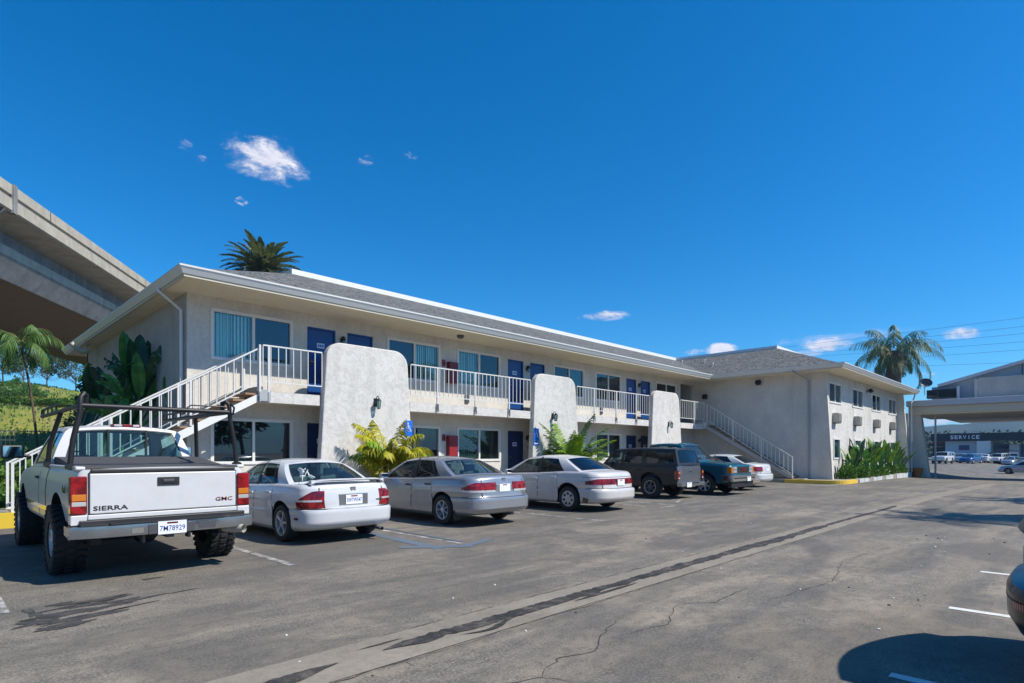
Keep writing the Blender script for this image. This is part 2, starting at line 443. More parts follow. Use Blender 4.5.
# hairline cracks
wv = N(n, 'ShaderNodeVectorMath', operation='ADD'); nn = N(n, 'ShaderNodeTexNoise'); nn.inputs['Scale'].default_value = 1.4; nn.inputs['Detail'].default_value = 5; n.links.new(g, nn.inputs['Vector'])
sc_ = N(n, 'ShaderNodeVectorMath', operation='SCALE'); sc_.inputs['Scale'].default_value = 1.1; n.links.new(nn.outputs['Color'], sc_.inputs[0])
n.links.new(g, wv.inputs[0]); n.links.new(sc_.outputs[0], wv.inputs[1])
v2 = N(n, 'ShaderNodeTexVoronoi', feature='DISTANCE_TO_EDGE'); v2.inputs['Scale'].default_value = .34; n.links.new(wv.outputs[0], v2.inputs['Vector'])
cr = ramp(n, v2.outputs['Distance'], [(.0035, 1.0), (.008, 0.0)])
crm_ = maths(n, 'MULTIPLY', cr, ramp(n, noise_n(n, .35, 2, .5, g), [(.50, 0.0), (.60, .6)]))
c = mixc(n, crm_, c, (.045, .042, .04))
# mottling and aggregate
mot = noise_n(n, 7, 5, .75, g)
c = mixc(n, ramp(n, mot, [(.40, .55), (.50, 0.0)]), c, (.072, .067, .06))
c = mixc(n, ramp(n, mot, [(.55, 0.0), (.66, .4)]), c, (.27, .24, .205))
c = mixc(n, ramp(n, fin, [(.46, 0.0), (.62, .6)]), c, (.30, .275, .24))
c = mixc(n, ramp(n, grit, [(.38, .6), (.48, 0.0)]), c, (.055, .054, .052))
# the aisle between the drain and the opposite stalls carries blown sand
sand = N(n, 'ShaderNodeMapRange'); n.links.new(maths(n, 'ABSOLUTE', maths(n, 'SUBTRACT', maths(n, 'ADD', sep.outputs[1], maths(n, 'MULTIPLY', mid, .5)), 1.45)), sand.inputs[0])
sand.inputs[1].default_value = .32; sand.inputs[2].default_value = .0
c = mixc(n, maths(n, 'MULTIPLY', sand.outputs[0], maths(n, 'MULTIPLY', ramp(n, fin, [(.4, .2), (.6, 1.0)]), .45)), c, (.30, .25, .19))
lv_ = noise_n(n, .5, 4, .6, mapped(n, g, (.6, 1.3, 1), (0, 0, .25)), 1.0)
c = mixc(n, ramp(n, lv_, [(.42, .5), (.54, 0.0)]), c, (.070, .068, .066))
c = mixc(n, 1.0, c, (1.20, 1.165, 1.10), 'MULTIPLY')
n.links.new(c, b.inputs['Base Color']); n.links.new(ramp(n, mid, [(.3, .92), (.7, .72)]), b.inputs['Roughness']); b.inputs['Specular IOR Level'].default_value = .3
bumpn(n, b, maths(n, 'ADD', fin, maths(n, 'MULTIPLY', grit, .6)), .35, .012)
m, n, b = nt('worn_paint'); g = geo(n)
wn = noise_n(n, 4, 8, .75, g)
n.links.new(ramp(n, wn, [(.44, (.13, .12, .11)), (.60, (.46, .45, .42))]), b.inputs['Base Color']); b.inputs['Roughness'].default_value = .8
m, n, b = nt('fresh_paint'); g = geo(n)
n.links.new(ramp(n, noise_n(n, 12, 6, .7, g), [(.30, (.25, .24, .22)), (.45, (.66, .65, .62))]), b.inputs['Base Color']); b.inputs['Roughness'].default_value = .8
m, n, b = nt('blue_marking'); g = geo(n)
n.links.new(ramp(n, noise_n(n, 7, 6, .7, g), [(.42, (.13, .13, .13)), (.60, (.09, .15, .22))]), b.inputs['Base Color']); b.inputs['Roughness'].default_value = .8
m, n, b = nt('tar_stain'); g = geo(n)
n.links.new(ramp(n, noise_n(n, 6, 6, .7, g), [(.35, (.028, .027, .026)), (.7, (.085, .078, .07))]), b.inputs['Base Color']); b.inputs['Roughness'].default_value = .75
bumpn(n, b, noise_n(n, 30, 3, .6, g), .5, .02)
m, n, b = nt('silt'); g = geo(n)
n.links.new(ramp(n, noise_n(n, 3.5, 7, .75, g, .5), [(.40, (.018, .017, .016)), (.54, (.055, .05, .044)), (.68, (.15, .13, .105))]), b.inputs['Base Color']); b.inputs['Roughness'].default_value = .85
bumpn(n, b, noise_n(n, 25, 4, .7, g), .7, .03)
def grassy(name, a, b2, c2, sc=.12):
    m, n, b = nt(name); g = geo(n)
    c = ramp(n, noise_n(n, sc, 6, .65, g), [(.34, a), (.5, b2), (.66, c2)])
    c = mixc(n, ramp(n, noise_n(n, 1.6, 5, .7, g), [(.4, 0.0), (.7, .6)]), c, tuple(k*.45 for k in a))
    n.links.new(c, b.inputs['Base Color']); b.inputs['Roughness'].default_value = .95
    bumpn(n, b, noise_n(n, 2.5, 6, .75, g), .9, .5)
grassy('hill_grass', (.16, .22, .02), (.32, .33, .04), (.40, .33, .12), .10)
grassy('far_hill', (.022, .045, .035), (.035, .06, .04), (.06, .075, .05), .012)
grassy('verge', (.05, .09, .02), (.09, .11, .04), (.14, .12, .07), .3)

# one sheet to the horizon, dipping gently beyond the motel
xs = [-3000,-800,-200,-60,-20,-8]+[x for x in range(-4, 90, 3)]+[95,110,150,200,300,500,900,1500,3000]
ys = [-3000,-800,-200,-60,-25,-12,-6,-3,0,3,6,7,8,9,10,11,12,13,16,20,30,60,120,300,900,3000]
mb = MB(); mb.grid([[(x, y, gz(x, y)) for x in xs] for y in ys], 'asphalt', flip=False)
tag(mb.build('ground', smooth=180), kind='structure')
# valley drain along the aisle
def gut_y(x): return 3.80 - .55*sstep(22, 36, x)
GX = [-6+1.0*i for i in range(0, 43)]
mb = MB()
prof = [(-.29, .004), (-.27, .006), (0, .004), (.27, .006), (.29, .004)]
mb.grid([[(x, gut_y(x)+p[0], gz(x, gut_y(x))+p[1]+.002) for p in prof] for x in GX], 'drain_concrete', flip=True)
tag(mb.build('drain_channel', smooth=60), kind='structure')
# dark silt and broken tarmac lying in the drain: irregular sheets
def blob_strip(mb, x0, x1, yc, wid, seed, m, z, step=.035, thr=.35):
    k = int((x1-x0)/step); rows = []
    for i in range(k+1):
        x = x0+(x1-x0)*i/k; e = min(1, min(i, k-i)*step/.35)
        nz = noise.noise(Vector((x*.45, seed, 0)))*.42+noise.noise(Vector((x*3.1, seed, 3)))*.2+noise.noise(Vector((x*13, seed, 5)))*.16
        nz2 = noise.noise(Vector((x*.6, seed, 9)))*.42+noise.noise(Vector((x*3.7, seed, 13)))*.22+noise.noise(Vector((x*15, seed, 17)))*.18
        wa = max(.004, wid*(1+nz*2.3))*e; wb = max(.004, wid*(1+nz2*2.3))*e
        yy = yc(x)
        rows.append([(x, yy-wa, z(x, yy)), (x, yy+wb, z(x, yy))])
    mb.grid(rows, m, flip=True)
mb = MB(); zf = lambda x, y: gz(x, y)+.0125
blob_strip(mb, 1.15, 2.1, lambda x: 3.74+.08*(x-1.6), .07, 1.0, 'silt', zf)
blob_strip(mb, 2.3, 2.75, lambda x: 3.92, .03, 3.7, 'silt', zf)
blob_strip(mb, 2.45, 13.2, lambda x: gut_y(x)-.01+.05*noise.noise(Vector((x*.5, 3.3, 0))), .085, 5.0, 'silt', zf)
blob_strip(mb, 3.1, 3.9, lambda x: 3.64+.06*sin(x*7), .035, 8.0, 'silt', lambda x, y: gz(x, y)+.0145)
blob_strip(mb, 4.6, 5.8, lambda x: 3.66, .03, 11.0, 'silt', lambda x, y: gz(x, y)+.0145)
blob_strip(mb, 13.0, 19.5, lambda x: gut_y(x)+.02*sin(x), .05, 15.0, 'silt', zf)
blob_strip(mb, -5, .9, lambda x: gut_y(x)+.03*sin(x*1.3), .07, 19.0, 'silt', zf)
tag(mb.build('drain_silt'), kind='structure')
# tar and oil patches by the pickup, cracks in the aisle
mb = MB()
def patch(cx, cy, rx, ry, rot, seed, m, z=.004, n=40, rough=.55):
    pts = []
    for i in range(n):
        a = 2*pi*i/n; r = 1+rough*(noise.noise(Vector((cos(a)*1.3+seed, sin(a)*1.3, seed)))*1.2+.5*noise.noise(Vector((cos(a)*4+seed, sin(a)*4, seed*2))))
        x, y = rx*r*cos(a), ry*r*sin(a)
        X = cx+x*cos(rot)-y*sin(rot); Y = cy+x*sin(rot)+y*cos(rot); pts.append((X, Y, gz(X, Y)+z))
    b = len(mb.v)
    mb.pt((cx, cy, gz(cx, cy)+z))
    for p in pts: mb.pt(p)
    for i in range(n): mb.f.append([b, b+1+i, b+1+(i+1) % n]); mb.m.append(m)
patch(.98, 7.25, .10, .05, .3, 2, 'tar_stain'); patch(1.12, 6.55, .36, .075, .22, 3, 'tar_stain', rough=.9); patch(.86, 6.32, .20, .07, .1, 5, 'tar_stain', rough=.9)
patch(1.15, 7.02, .20, .05, .1, 7, 'tar_stain', rough=1.0); patch(1.45, 6.98, .16, .04, .2, 9, 'tar_stain', rough=1.0); patch(2.0, 6.98, .15, .02, .15, 10, 'tar_stain')
patch(1.95, 7.95, .13, .035, .1, 12, 'tar_stain'); patch(.75, 7.0, .06, .22, .1, 13, 'tar_stain', rough=1.0); patch(1.2, 6.8, .5, .10, .2, 23, 'tar_stain', rough=1.1, z=.0046); patch(.75, 6.6, .16, .09, .2, 25, 'tar_stain', rough=1.1, z=.0052); patch(1.3, 7.15, .35, .06, .2, 27, 'tar_stain', rough=1.2, z=.0058); patch(1.5, 6.66, .22, .02, .24, 14, 'tar_stain')
tag(mb.build('tar_patch'), kind='structure')
mb = MB()
def crack(pts, w, seed):
    P = []
    for i in range(len(pts)-1):
        a, c = Vector((*pts[i], 0)), Vector((*pts[i+1], 0)); L = (c-a).length; k = max(2, int(L/.05))
        for j in range(k):
            p = a.lerp(c, j/k); o = noise.noise(Vector((p.x*5, p.y*5, seed)))*.05+noise.noise(Vector((p.x*17, p.y*17, seed)))*.018
            d = (c-a).normalized(); P.append(p+Vector((-d.y, d.x, 0))*o)
    rows = []
    for i, p in enumerate(P):
        d = (P[min(i+1, len(P)-1)]-P[max(i-1, 0)]).normalized(); nn = Vector((-d.y, d.x, 0)); ww = w*(.5+abs(noise.noise(Vector((i*.35, seed, 1))))*1.8)*min(1, .2+i*.1, .2+(len(P)-1-i)*.1)
        rows.append([(p.x-nn.x*ww, p.y-nn.y*ww, gz(p.x, p.y)+.004), (p.x+nn.x*ww, p.y+nn.y*ww, gz(p.x, p.y)+.004)])
    mb.grid(rows, 'tar_stain')
crack([(2.4,3.8),(2.8,3.76),(3.3,3.83),(4.2,3.76),(5.5,3.80),(7,3.77),(9,3.81),(12,3.78)], .016, 21)
crack([(2.9,2.6),(3.25,2.75),(3.6,2.65),(4.1,2.9),(4.55,3.0)], .006, 1); crack([(3.9,2.75),(4.6,2.6),(5.3,2.9),(5.6,2.65),(6.6,2.7)], .004, 2)
crack([(2.1,2.9),(2.5,2.75),(2.9,2.6),(3.1,2.2)], .004, 3); crack([(2.45,3.35),(2.6,3.95),(2.75,4.1)], .006, 4); crack([(3.2,8.0),(4.6,6.9),(5.0,6.0)], .003, 6)
crack([(6.0,2.3),(7.5,2.1),(9.0,2.4),(11,2.2)], .004, 7); crack([(2.3,4.1),(4,4.11),(7,4.10),(12,4.10)], .005, 8); crack([(2.9,3.50),(5,3.49),(8,3.50),(12,3.50)], .004, 9)
crack([(1.5,3.49),(2.2,3.5),(2.9,3.5)], .006, 10)
tag(mb.build('pavement_crack'), kind='structure')
mb = MB()
for i in range(110):
    x = RN.uniform(1, 14); y = RN.choice([RN.uniform(3.4, 4.2), RN.uniform(1, 8), RN.gauss(1.5, .3)]); s_ = RN.uniform(.003, .009)*(1+x*.05)
    if -.2 < y < 8: mb.obox((x, y, s_*.4+gz(x, y)), s_*2, s_*1.6, s_, Matrix.Rotation(RN.uniform(0, 3), 3, 'Z'), RN.choice(['litter', 'asphalt_tar', 'kerb_concrete']))
tag(mb.build('gravel_litter', bevel=0), 'loose stones and scraps scattered on the tarmac', 'gravel', kind='stuff')
# painted markings
mb = MB()
def sheet(pts, m, z=.004): mb.face([(x, y, gz(x, y)+z) for x, y in pts], m)
def pline(x0, y0, x1, y1, w, m, z=.004):
    d = Vector((x1-x0, y1-y0)).normalized(); q = Vector((-d.y, d.x))*w/2
    k = max(1, int(abs(y1-y0)/.8))
    for i in range(k):
        a = i/k; c = (i+1)/k
        A = (x0+(x1-x0)*a, y0+(y1-y0)*a); B = (x0+(x1-x0)*c, y0+(y1-y0)*c)
        sheet([(A[0]-q.x, A[1]-q.y), (B[0]-q.x, B[1]-q.y), (B[0]+q.x, B[1]+q.y), (A[0]+q.x, A[1]+q.y)], m, z)
for x, y0 in ((.55, 7.2), (3.5, 7.55), (6.30, 7.35), (10.6, 7.6), (15.3, 8.0), (19.1, 8.2), (22.3, 8.3), (25.0, 8.4), (27.9, 8.4)): pline(x, y0, x, 13.8, .10, 'worn_paint')
pline(14.15, 8.3, 14.4, 9.6, .10, 'worn_paint'); pline(14.0, 8.3, 15.2, 8.3, .10, 'worn_paint'); pline(29.3, 8.0, 29.3, 9.2, .12, 'fresh_paint'); pline(30.4, 7.5, 30.4, 8.6, .12, 'fresh_paint')
pline(5.72, 7.2, 5.95, 9.9, .22, 'blue_marking', .0045); pline(5.35, 7.75, 6.25, 7.05, .22, 'blue_marking', .0055); pline(6.1, 7.1, 7.0, 7.38, .16, 'blue_marking', .0065)
pline(6.42, 7.5, 6.5, 9.9, .08, 'blue_marking', .0075)
pline(15.9, 8.5, 17.0, 8.5, .10, 'worn_paint'); pline(16.0, 8.8, 17.3, 9.3, .10, 'worn_paint', .005)
for i in range(3): pline(4.6+i*2.4, -4.2, 4.6+i*2.4, .94, .10, 'fresh_paint')
tag(mb.build('parking_marking'), kind='structure')

# walkways and kerbs
mb = MB()
mb.box(5.9, 31.2, 14.0, 16.6, -.3, .16, 'kerb_concrete')
mb.box(5.9, 30.9, 15.0, 16.55, .1, .30, 'kerb_concrete')
mb.box(-3, 5.9, 15.3, 16.7, -.3, .30, 'kerb_concrete')
mb.box(-3, 4.8, 16.7, 30, -.3, .12, 'verge')
# slab round the wing with a rounded outer corner
pts = [(30.6, 16.3), (30.6, 9.0)] + [(31.5-.9*cos(a), 9.0-.9*sin(a)) for a in [k*pi/2/8 for k in range(1, 9)]] + [(35.2, 8.15)] + [(48.3, 8.6), (48.3, 9.0), (32.6, 9.3), (32.6, 16.3)]
mb.prism(pts, 'z', -.3, .17, 'kerb_concrete')
mb.box(31.0, 31.95, 10.0, 15.0, .1, .22, 'kerb_concrete')
tag(mb.build('walkway'), kind='structure')
mb = MB()
mb.box(-3, 1.75, 15.285, 15.297, -.05, .304, 'yellow_paint'); mb.box(-3, 1.75, 15.29, 15.42, .302, .306, 'yellow_paint')
cor = [(30.6-.012, 10.8), (30.6-.012, 9.0)] + [(31.5-.912*cos(a), 9.0-.912*sin(a)) for a in [k*pi/2/8 for k in range(1, 9)]] + [(32.9, 8.10)]
cin = [(x+.16, y+.0) for x, y in cor[:2]] + [(31.5-.74*cos(a), 9.0-.74*sin(a)) for a in [k*pi/2/8 for k in range(1, 9)]] + [(32.9, 8.27)]
mb.grid([[(x, y, -.02) for x, y in cor], [(x, y, .174) for x, y in cor], [(x, y, .176) for x, y in cin]], 'gold_paint')
tag(mb.build('yellow_kerb'), kind='structure')
mb = MB()
A = (33.2, 8.10); B = (48.3, 8.58)
for i in range(14):
    if i in (2, 5, 8): continue
    a = i/14; c = (i+.96)/14
    x0, y0, x1, y1 = A[0]+(B[0]-A[0])*a, A[1]+(B[1]-A[1])*a, A[0]+(B[0]-A[0])*c, A[1]+(B[1]-A[1])*c
    mb.prism([(x0, y0-.015), (x1, y1-.015), (x1, y1+.17), (x0, y0+.17)], 'z', -.35, .178, 'kerb_white')
tag(mb.build('white_kerb'), kind='structure')

# hillside at the left, far hills at the right
def hill_z(x, y):
    return 16.0*sstep(62, 168, y + .25*(-x))*(1+.10*noise.noise(Vector((x*.03, y*.03, 0)))) + 1.1*noise.noise(Vector((x*.09, y*.09, 4)))*sstep(70, 100, y) + 3.0*sstep(62, 100, y)*sstep(10, -60, x)
hx = [-140+5*i for i in range(45)]; hy = [44+3*i for i in range(70)]
mb = MB(); mb.grid([[(x, y, hill_z(x, y)-.25) for x in hx] for y in hy], 'hill_grass')
tag(mb.build('hillside', smooth=180), kind='structure')
mb = MB(); rows = []
for i in range(14):
    f = i/13; row = []
    for j in range(120):
        a = -20+j*.55; ang = radians(a); r = 620+f*500
        hgt = (46+14*noise.noise(Vector((j*.07, 2, 0)))+5*noise.noise(Vector((j*.3, 5, 0))) - .0*j)*sin(f*pi*.5)**1.2*(.72+.5*sstep(22, -2, a))
        row.append((r*cos(ang), r*sin(ang), -3+hgt+3*noise.noise(Vector((j*.5, i*.8, 7)))*f))
    rows.append(row)
mb.grid(rows, 'far_hill'); tag(mb.build('hills', smooth=180), kind='structure')
# ------------------------------------------------------------------ the motel
MOT = empty('motel_building', (4.81, 16.4, 0), 0, 'two storey L shaped stucco motel with blue doors and grey hipped roof', 'motel')
MO = Vector(MOT.location)
def part(mb, name, parent=None, label=None, **k):
    o = mb.build(name, parent or MOT, **k)
    if o is None: return None
    if (parent or MOT) is MOT: o.location = -MO
    if label: o['label'] = label
    return o
def wall_holes(mb, x0, x1, z0, z1, holes, y, depth, m):
    xs = sorted({x0, x1, *[h[0] for h in holes], *[h[1] for h in holes]}); zs = sorted({z0, z1, *[h[2] for h in holes], *[h[3] for h in holes]})
    for i in range(len(xs)-1):
        for j in range(len(zs)-1):
            cx, cz = (xs[i]+xs[i+1])/2, (zs[j]+zs[j+1])/2
            if any(h[0] < cx < h[1] and h[2] < cz < h[3] for h in holes): continue
            mb.face([(xs[i], y, zs[j]), (xs[i+1], y, zs[j]), (xs[i+1], y, zs[j+1]), (xs[i], y, zs[j+1])], m)
    for (a, b_, c, d) in holes:
        for q in ([(a,y,c),(a,y,d),(a,y+depth,d),(a,y+depth,c)], [(b_,y,d),(b_,y,c),(b_,y+depth,c),(b_,y+depth,d)], [(a,y,d),(b_,y,d),(b_,y+depth,d),(a,y+depth,d)], [(b_,y,c),(a,y,c),(a,y+depth,c),(b_,y+depth,c)]):
            mb.face(q, m)
WY, SY, ZS = 16.4, 15.44, 5.62
UF, LF = 3.24, .32
up_w = [(5.40,7.58,'teal'),(10.83,13.0,'open'),(13.83,16.0,'teal'),(19.25,21.38,'cool'),(22.28,24.36,'green'),(27.68,29.85,'dark')]
dn_w = [(5.40,7.58,'low'),(10.83,13.0,'green'),(13.83,16.0,'green'),(19.25,21.38,'green'),(22.28,24.36,'green'),(27.68,29.85,'green')]
drs = [(8.05,8.97),(9.36,10.28),(16.45,17.36),(17.76,18.68),(24.86,25.78),(26.2,27.12)]
holes = [(a,b_,4.0,5.30) for a,b_,_ in up_w]+[(a,b_,1.22,2.42) for a,b_,_ in dn_w]+[(a,b_,UF,5.25) for a,b_ in drs]+[(a,b_,LF+.04,2.39) for a,b_ in drs]+[(30.35,31.85,UF,5.45)]
mb = MB(); wall_holes(mb, 4.81, 32.0, .1, ZS, holes, WY, .16, 'stucco')
part(mb, 'wall')
mb = MB(); mb.box(4.81, 4.99, 16.42, 29, 0, ZS, 'stucco_shaded'); mb.box(4.81, 47.99, 28.8, 29.0, 0, ZS, 'stucco_shaded')
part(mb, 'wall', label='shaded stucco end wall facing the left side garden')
mb = MB(); mb.box(32.0, 32.2, 9.36, 16.42, .1, ZS, 'stucco'); part(mb, 'wall', label='blank grey stucco side wall behind the far staircase')
mb = MB(); mb.box(4.95, 32, 17.25, 17.3, 0, ZS, 'dark_room'); mb.box(4.95, 32, 16.58, 17.25, 2.9, 3.2, 'dark_room'); mb.box(32.3, 47.9, 10.2, 10.25, 0, ZS, 'dark_room')  # near-black sheets stand in for the darkness of unlit rooms
mb.box(30.2, 30.34, 16.56, 19, UF, ZS, 'stucco_shaded'); mb.box(31.86, 31.99, 16.56, 19, UF, ZS, 'stucco_shaded')
part(mb, 'room_dark_backing')
def window(x0, x1, z0, z1, y, kind, split=True):
    f = MB(); fw = .055
    mt = 'white_trim'
    f.box(x0-.02, x1+.02, y-.03, y+.06, z1-fw, z1+.03, mt); f.box(x0-.02, x1+.02, y-.035, y+.06, z0-.03, z0+fw, mt)
    f.box(x0-.03, x0+fw, y-.032, y+.06, z0+fw, z1-fw, mt); f.box(x1-fw, x1+.03, y-.032, y+.06, z0+fw, z1-fw, mt)
    xm = (x0+x1)/2
    if split: f.box(xm-.035, xm+.035, y-.02, y+.055, z0+fw, z1-fw, mt)
    W = part(f, 'window')
    gl = {'teal': ('glass_teal', 'glass_house_dark'), 'open': ('glass_house_dark', 'glass_teal'), 'cool': ('glass_house_dark', 'glass_house'), 'green': ('glass_house', 'glass_house_dark'),
          'dark': ('glass_house_dark', 'glass_house_dark'), 'low': ('glass_house_dark', 'glass_house_dark'), 'wing': ('glass_house_dark', 'glass_house'), 'wing2': ('glass_house', 'glass_house')}[kind]
    bl = {'teal': ('blind_teal', 'blind_dark'), 'open': (None, 'blind_teal'), 'cool': (None, 'blind_teal'), 'green': ('blind_green', 'blind_dark'), 'dark': ('blind_dark', None), 'low': ('blind_dark', None), 'wing': (None, 'blind_dark'), 'wing2': ('blind_green', None)}[kind]
    halves = [(x0+fw, xm-.035), (xm+.035, x1-fw)] if split else [(x0+fw, x1-fw)]
    for k, (a, b_) in enumerate(halves):
        p = MB(); p.box(a, b_, y+.02+.012*k, y+.026+.012*k, z0+fw, z1-fw, gl[k]); p.build('pane', W)
        if bl[k]:
            p = MB(); nsl = max(6, int((b_-a)/.09))
            for i in range(nsl):
                if kind == 'green' and i == nsl-2 and (int(x0*7) % 3 == 0): continue
                xx = a+(b_-a)*(i+.5)/nsl; ang = .5 if (i*7) % 5 else .75
                p.obox((xx, y+.12, (z0+z1)/2), (b_-a)/nsl*1.12, .004, z1-z0-.12, Matrix.Rotation(ang, 3, 'Z'), bl[k])
            p.build('blind', W)
    return W
for a, b_, k in up_w: window(a, b_, 4.0, 5.30, WY, k)
for a, b_, k in dn_w: window(a, b_, 1.22, 2.42, WY, k)
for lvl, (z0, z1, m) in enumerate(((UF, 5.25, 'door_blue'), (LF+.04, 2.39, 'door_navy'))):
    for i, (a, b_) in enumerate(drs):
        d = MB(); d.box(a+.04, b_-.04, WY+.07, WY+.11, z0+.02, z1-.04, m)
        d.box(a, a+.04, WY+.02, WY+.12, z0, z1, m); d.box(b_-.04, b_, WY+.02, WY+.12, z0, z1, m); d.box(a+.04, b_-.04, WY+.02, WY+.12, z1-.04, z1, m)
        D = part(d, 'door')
        if True:
            q = MB(); c = (a+b_)/2; q.box(c-.12, c+.12, WY+.062, WY+.069, z0+1.42, z0+1.57, 'plate_white')
            for t in range(3): q.box(c-.09+t*.065, c-.04+t*.065, WY+.058, WY+.0615, z0+1.46, z0+1.53, 'sign_blue')
            q.build('number_plate', D)
        h = MB(); h.tube([(a+.12, WY+.07, z0+.98), (a+.12, WY+.01, z0+.98), (a+.22, WY+.01, z0+.98)], .014, 'chrome'); h.box(a+.085, a+.155, WY+.055, WY+.068, z0+.88, z0+1.08, 'steel_dark'); h.build('handle', D)
# wing front
WF = 9.35
ww = [(32.62,34.76),(36.88,39.05),(41.08,43.28),(45.30,47.5)]
lw = [(33.42,34.5),(37.3,38.6),(41.5,42.8),(45.7,47.0)]
holes = [(a,b_,4.12,5.14) for a,b_ in ww]+[(a,b_,1.2,2.26) for a,b_ in lw]
mb = MB(); wall_holes(mb, 32.2, 48.0, .0, ZS, holes, WF, .16, 'stucco_fin'); mb.box(48.0, 48.2, 9.36, 29, 0, ZS-.005, 'stucco')
part(mb, 'wall', label='sunlit stucco front wall of the wing above the planting')
for a, b_ in ww: window(a, b_, 4.12, 5.14, WF, 'wing')
for a, b_ in lw: window(a, b_, 1.2, 2.26, WF, 'wing2', False)
# balcony slab
mb = MB(); mb.box(6.30, 30.9, SY, WY-.002, 2.86, 3.11, 'stucco'); mb.box(6.35, 30.9, SY+.06, WY-.003, 3.11, 3.14, 'kerb_concrete')
for a, b_ in ((6.32, 7.90), (10.98, 16.63), (19.45, 25.22), (28.32, 30.85)): mb.box(a, b_, SY-.10, SY-.002, 2.83, 3.12, 'stucco_fin')
mb.box(30.9, 31.98, 15.14, WY-.002, 2.86, UF-.02, 'stucco_fin')
part(mb, 'balcony')
def ballust(mb, p0, p1, z0, z1, n, m='rail_white', post_ends=True):
    """railing between two plan points with heights given at either end"""
    a = Vector(p0); b_ = Vector(p1)
    mb.beam(a+Vector((0,0,z1)), b_+Vector((0,0,z1)), .042, .036, m); mb.beam(a+Vector((0,0,z0)), b_+Vector((0,0,z0)), .030, .030, m)
    for i in range(n+1):
        p = a.lerp(b_, i/n); mb.box(p.x-.010, p.x+.010, p.y-.010, p.y+.010, p.z+z0, p.z+z1, m)
def post(mb, x, y, z0, z1, s=.024, m='rail_white'): mb.box(x-s, x+s, y-s, y+s, z0, z1, m)
RY = SY-.13
for (a, b_, ps) in ((6.30, 7.95, (6.22, 6.45)), (10.98, 16.60, (12.05, 13.74, 15.42)), (19.50, 25.2, (20.72, 22.39, 24.06))):
    mb = MB(); ballust(mb, (a, RY, UF), (b_, RY, UF), .13, 1.08, int((b_-a)/.19))
    for p in ps:
        post(mb, p, RY, 2.98, UF+1.08)
        mb.box(p-.03, p+.03, RY-.042, RY-.03, 2.86, 3.12, 'steel_dark') if p > 7 else mb.box(p-.02, p+.02, RY-.04, RY-.029, 2.84, 3.1, 'rail_grey')
    part(mb, 'balcony_railing')
mb = MB(); ballust(mb, (28.35, RY, UF), (30.98, RY, UF), .13, 1.08, 13); post(mb, 29.87, RY, 2.98, UF+1.1); post(mb, 31.0, RY, 2.98, UF+1.1)
part(mb, 'balcony_railing')
# buttress walls in front of the balcony: rounded shoulders, slightly wider at the foot
def fin(xt0, xt1, xb0, xb1, ztop, lab):
    mb = MB(); r = .48; P = []
    for k in range(9):
        a = pi/2*k/8; P.append((xt1-r+r*sin(a), ztop-r+r*cos(a)))
    P += [(xb1, 0.1), (xb0, 0.1)]
    for k in range(9):
        a = pi/2*k/8; P.append((xt0+r-r*cos(a), ztop-r+r*sin(a)))
    P.reverse()
    mb.prism(P, 'y', 15.2, 15.438, 'stucco_fin')
    o = part(mb, 'buttress_wall', bevel=.035); 
fin(8.03, 10.80, 7.78, 11.05, 4.66, ''); fin(16.74, 19.28, 16.54, 19.64, 4.62, ''); fin(25.42, 28.02, 25.14, 28.46, 4.62, '')
mb = MB(); mb.prism([(9.36, ZS), (9.30, ZS), (9.24, 4.6), (8.98, .1), (9.36, .1)], 'x', 32.0, 32.2, 'stucco'); part(mb, 'buttress_wall', label='end fin flaring at the corner of the wing')
mb = MB(); mb.prism([(9.36, ZS), (9.0, ZS), (8.8, 3.2), (8.62, .0), (9.36, .0)], 'x', 47.75, 48.0, 'stucco'); part(mb, 'buttress_wall', label='end fin at the far end of the wing')
# roof
EV = [(4.31, 14.88), (31.05, 14.88), (31.05, 8.3), (48.9, 8.3), (48.9, 30.4), (4.31, 30.4)]
k_ = 4.8; IN = [(4.31+k_, 14.88+k_), (31.05+k_, 14.88+k_), (31.05+k_, 8.3+k_), (48.9-k_, 8.3+k_), (48.9-k_, 30.4-k_), (4.31+k_, 30.4-k_)]
def shingle(name, axis):
    m, n, b = nt(name); g = geo(n)
    v = mapped(n, g, (1, 1, 0)) if axis == 'x' else mapped(n, g, (1, 1, 0), (0, 0, pi/2))
    br = N(n, 'ShaderNodeTexBrick'); n.links.new(v, br.inputs['Vector']); br.inputs['Scale'].default_value = 1; br.inputs['Brick Width'].default_value = .33; br.inputs['Row Height'].default_value = .14
    br.inputs['Mortar Size'].default_value = .012; br.inputs['Color1'].default_value = (.06, .066, .066, 1); br.inputs['Color2'].default_value = (.19, .19, .18, 1); br.inputs['Mortar'].default_value = (.03, .03, .03, 1); br.inputs['Bias'].default_value = -.1
    c = mixc(n, ramp(n, noise_n(n, 3, 5, .6, v), [(.46, 0.0), (.54, .75)]), br.outputs['Color'], (.045, .048, .047))
    c = mixc(n, ramp(n, noise_n(n, 9, 4, .7, v), [(.5, 0.0), (.58, .8)]), c, (.24, .235, .22))
    n.links.new(c, b.inputs['Base Color']); b.inputs['Roughness'].default_value = .95
    bumpn(n, b, br.outputs['Color'], .6, .03)
shingle('shingle_x', 'x'); shingle('shingle_y', 'y')
mb = MB(); ZE, ZR = 5.80, 7.74
for i in range(6):
    j = (i+1) % 6; mb.face([(*EV[i], ZE), (*EV[j], ZE), (*IN[j], ZR), (*IN[i], ZR)], 'shingle_x' if i % 2 == 0 else 'shingle_y')
mb.face([(*p, ZR-.02) for p in IN], 'kerb_concrete')
ROOF = part(mb, 'roof')
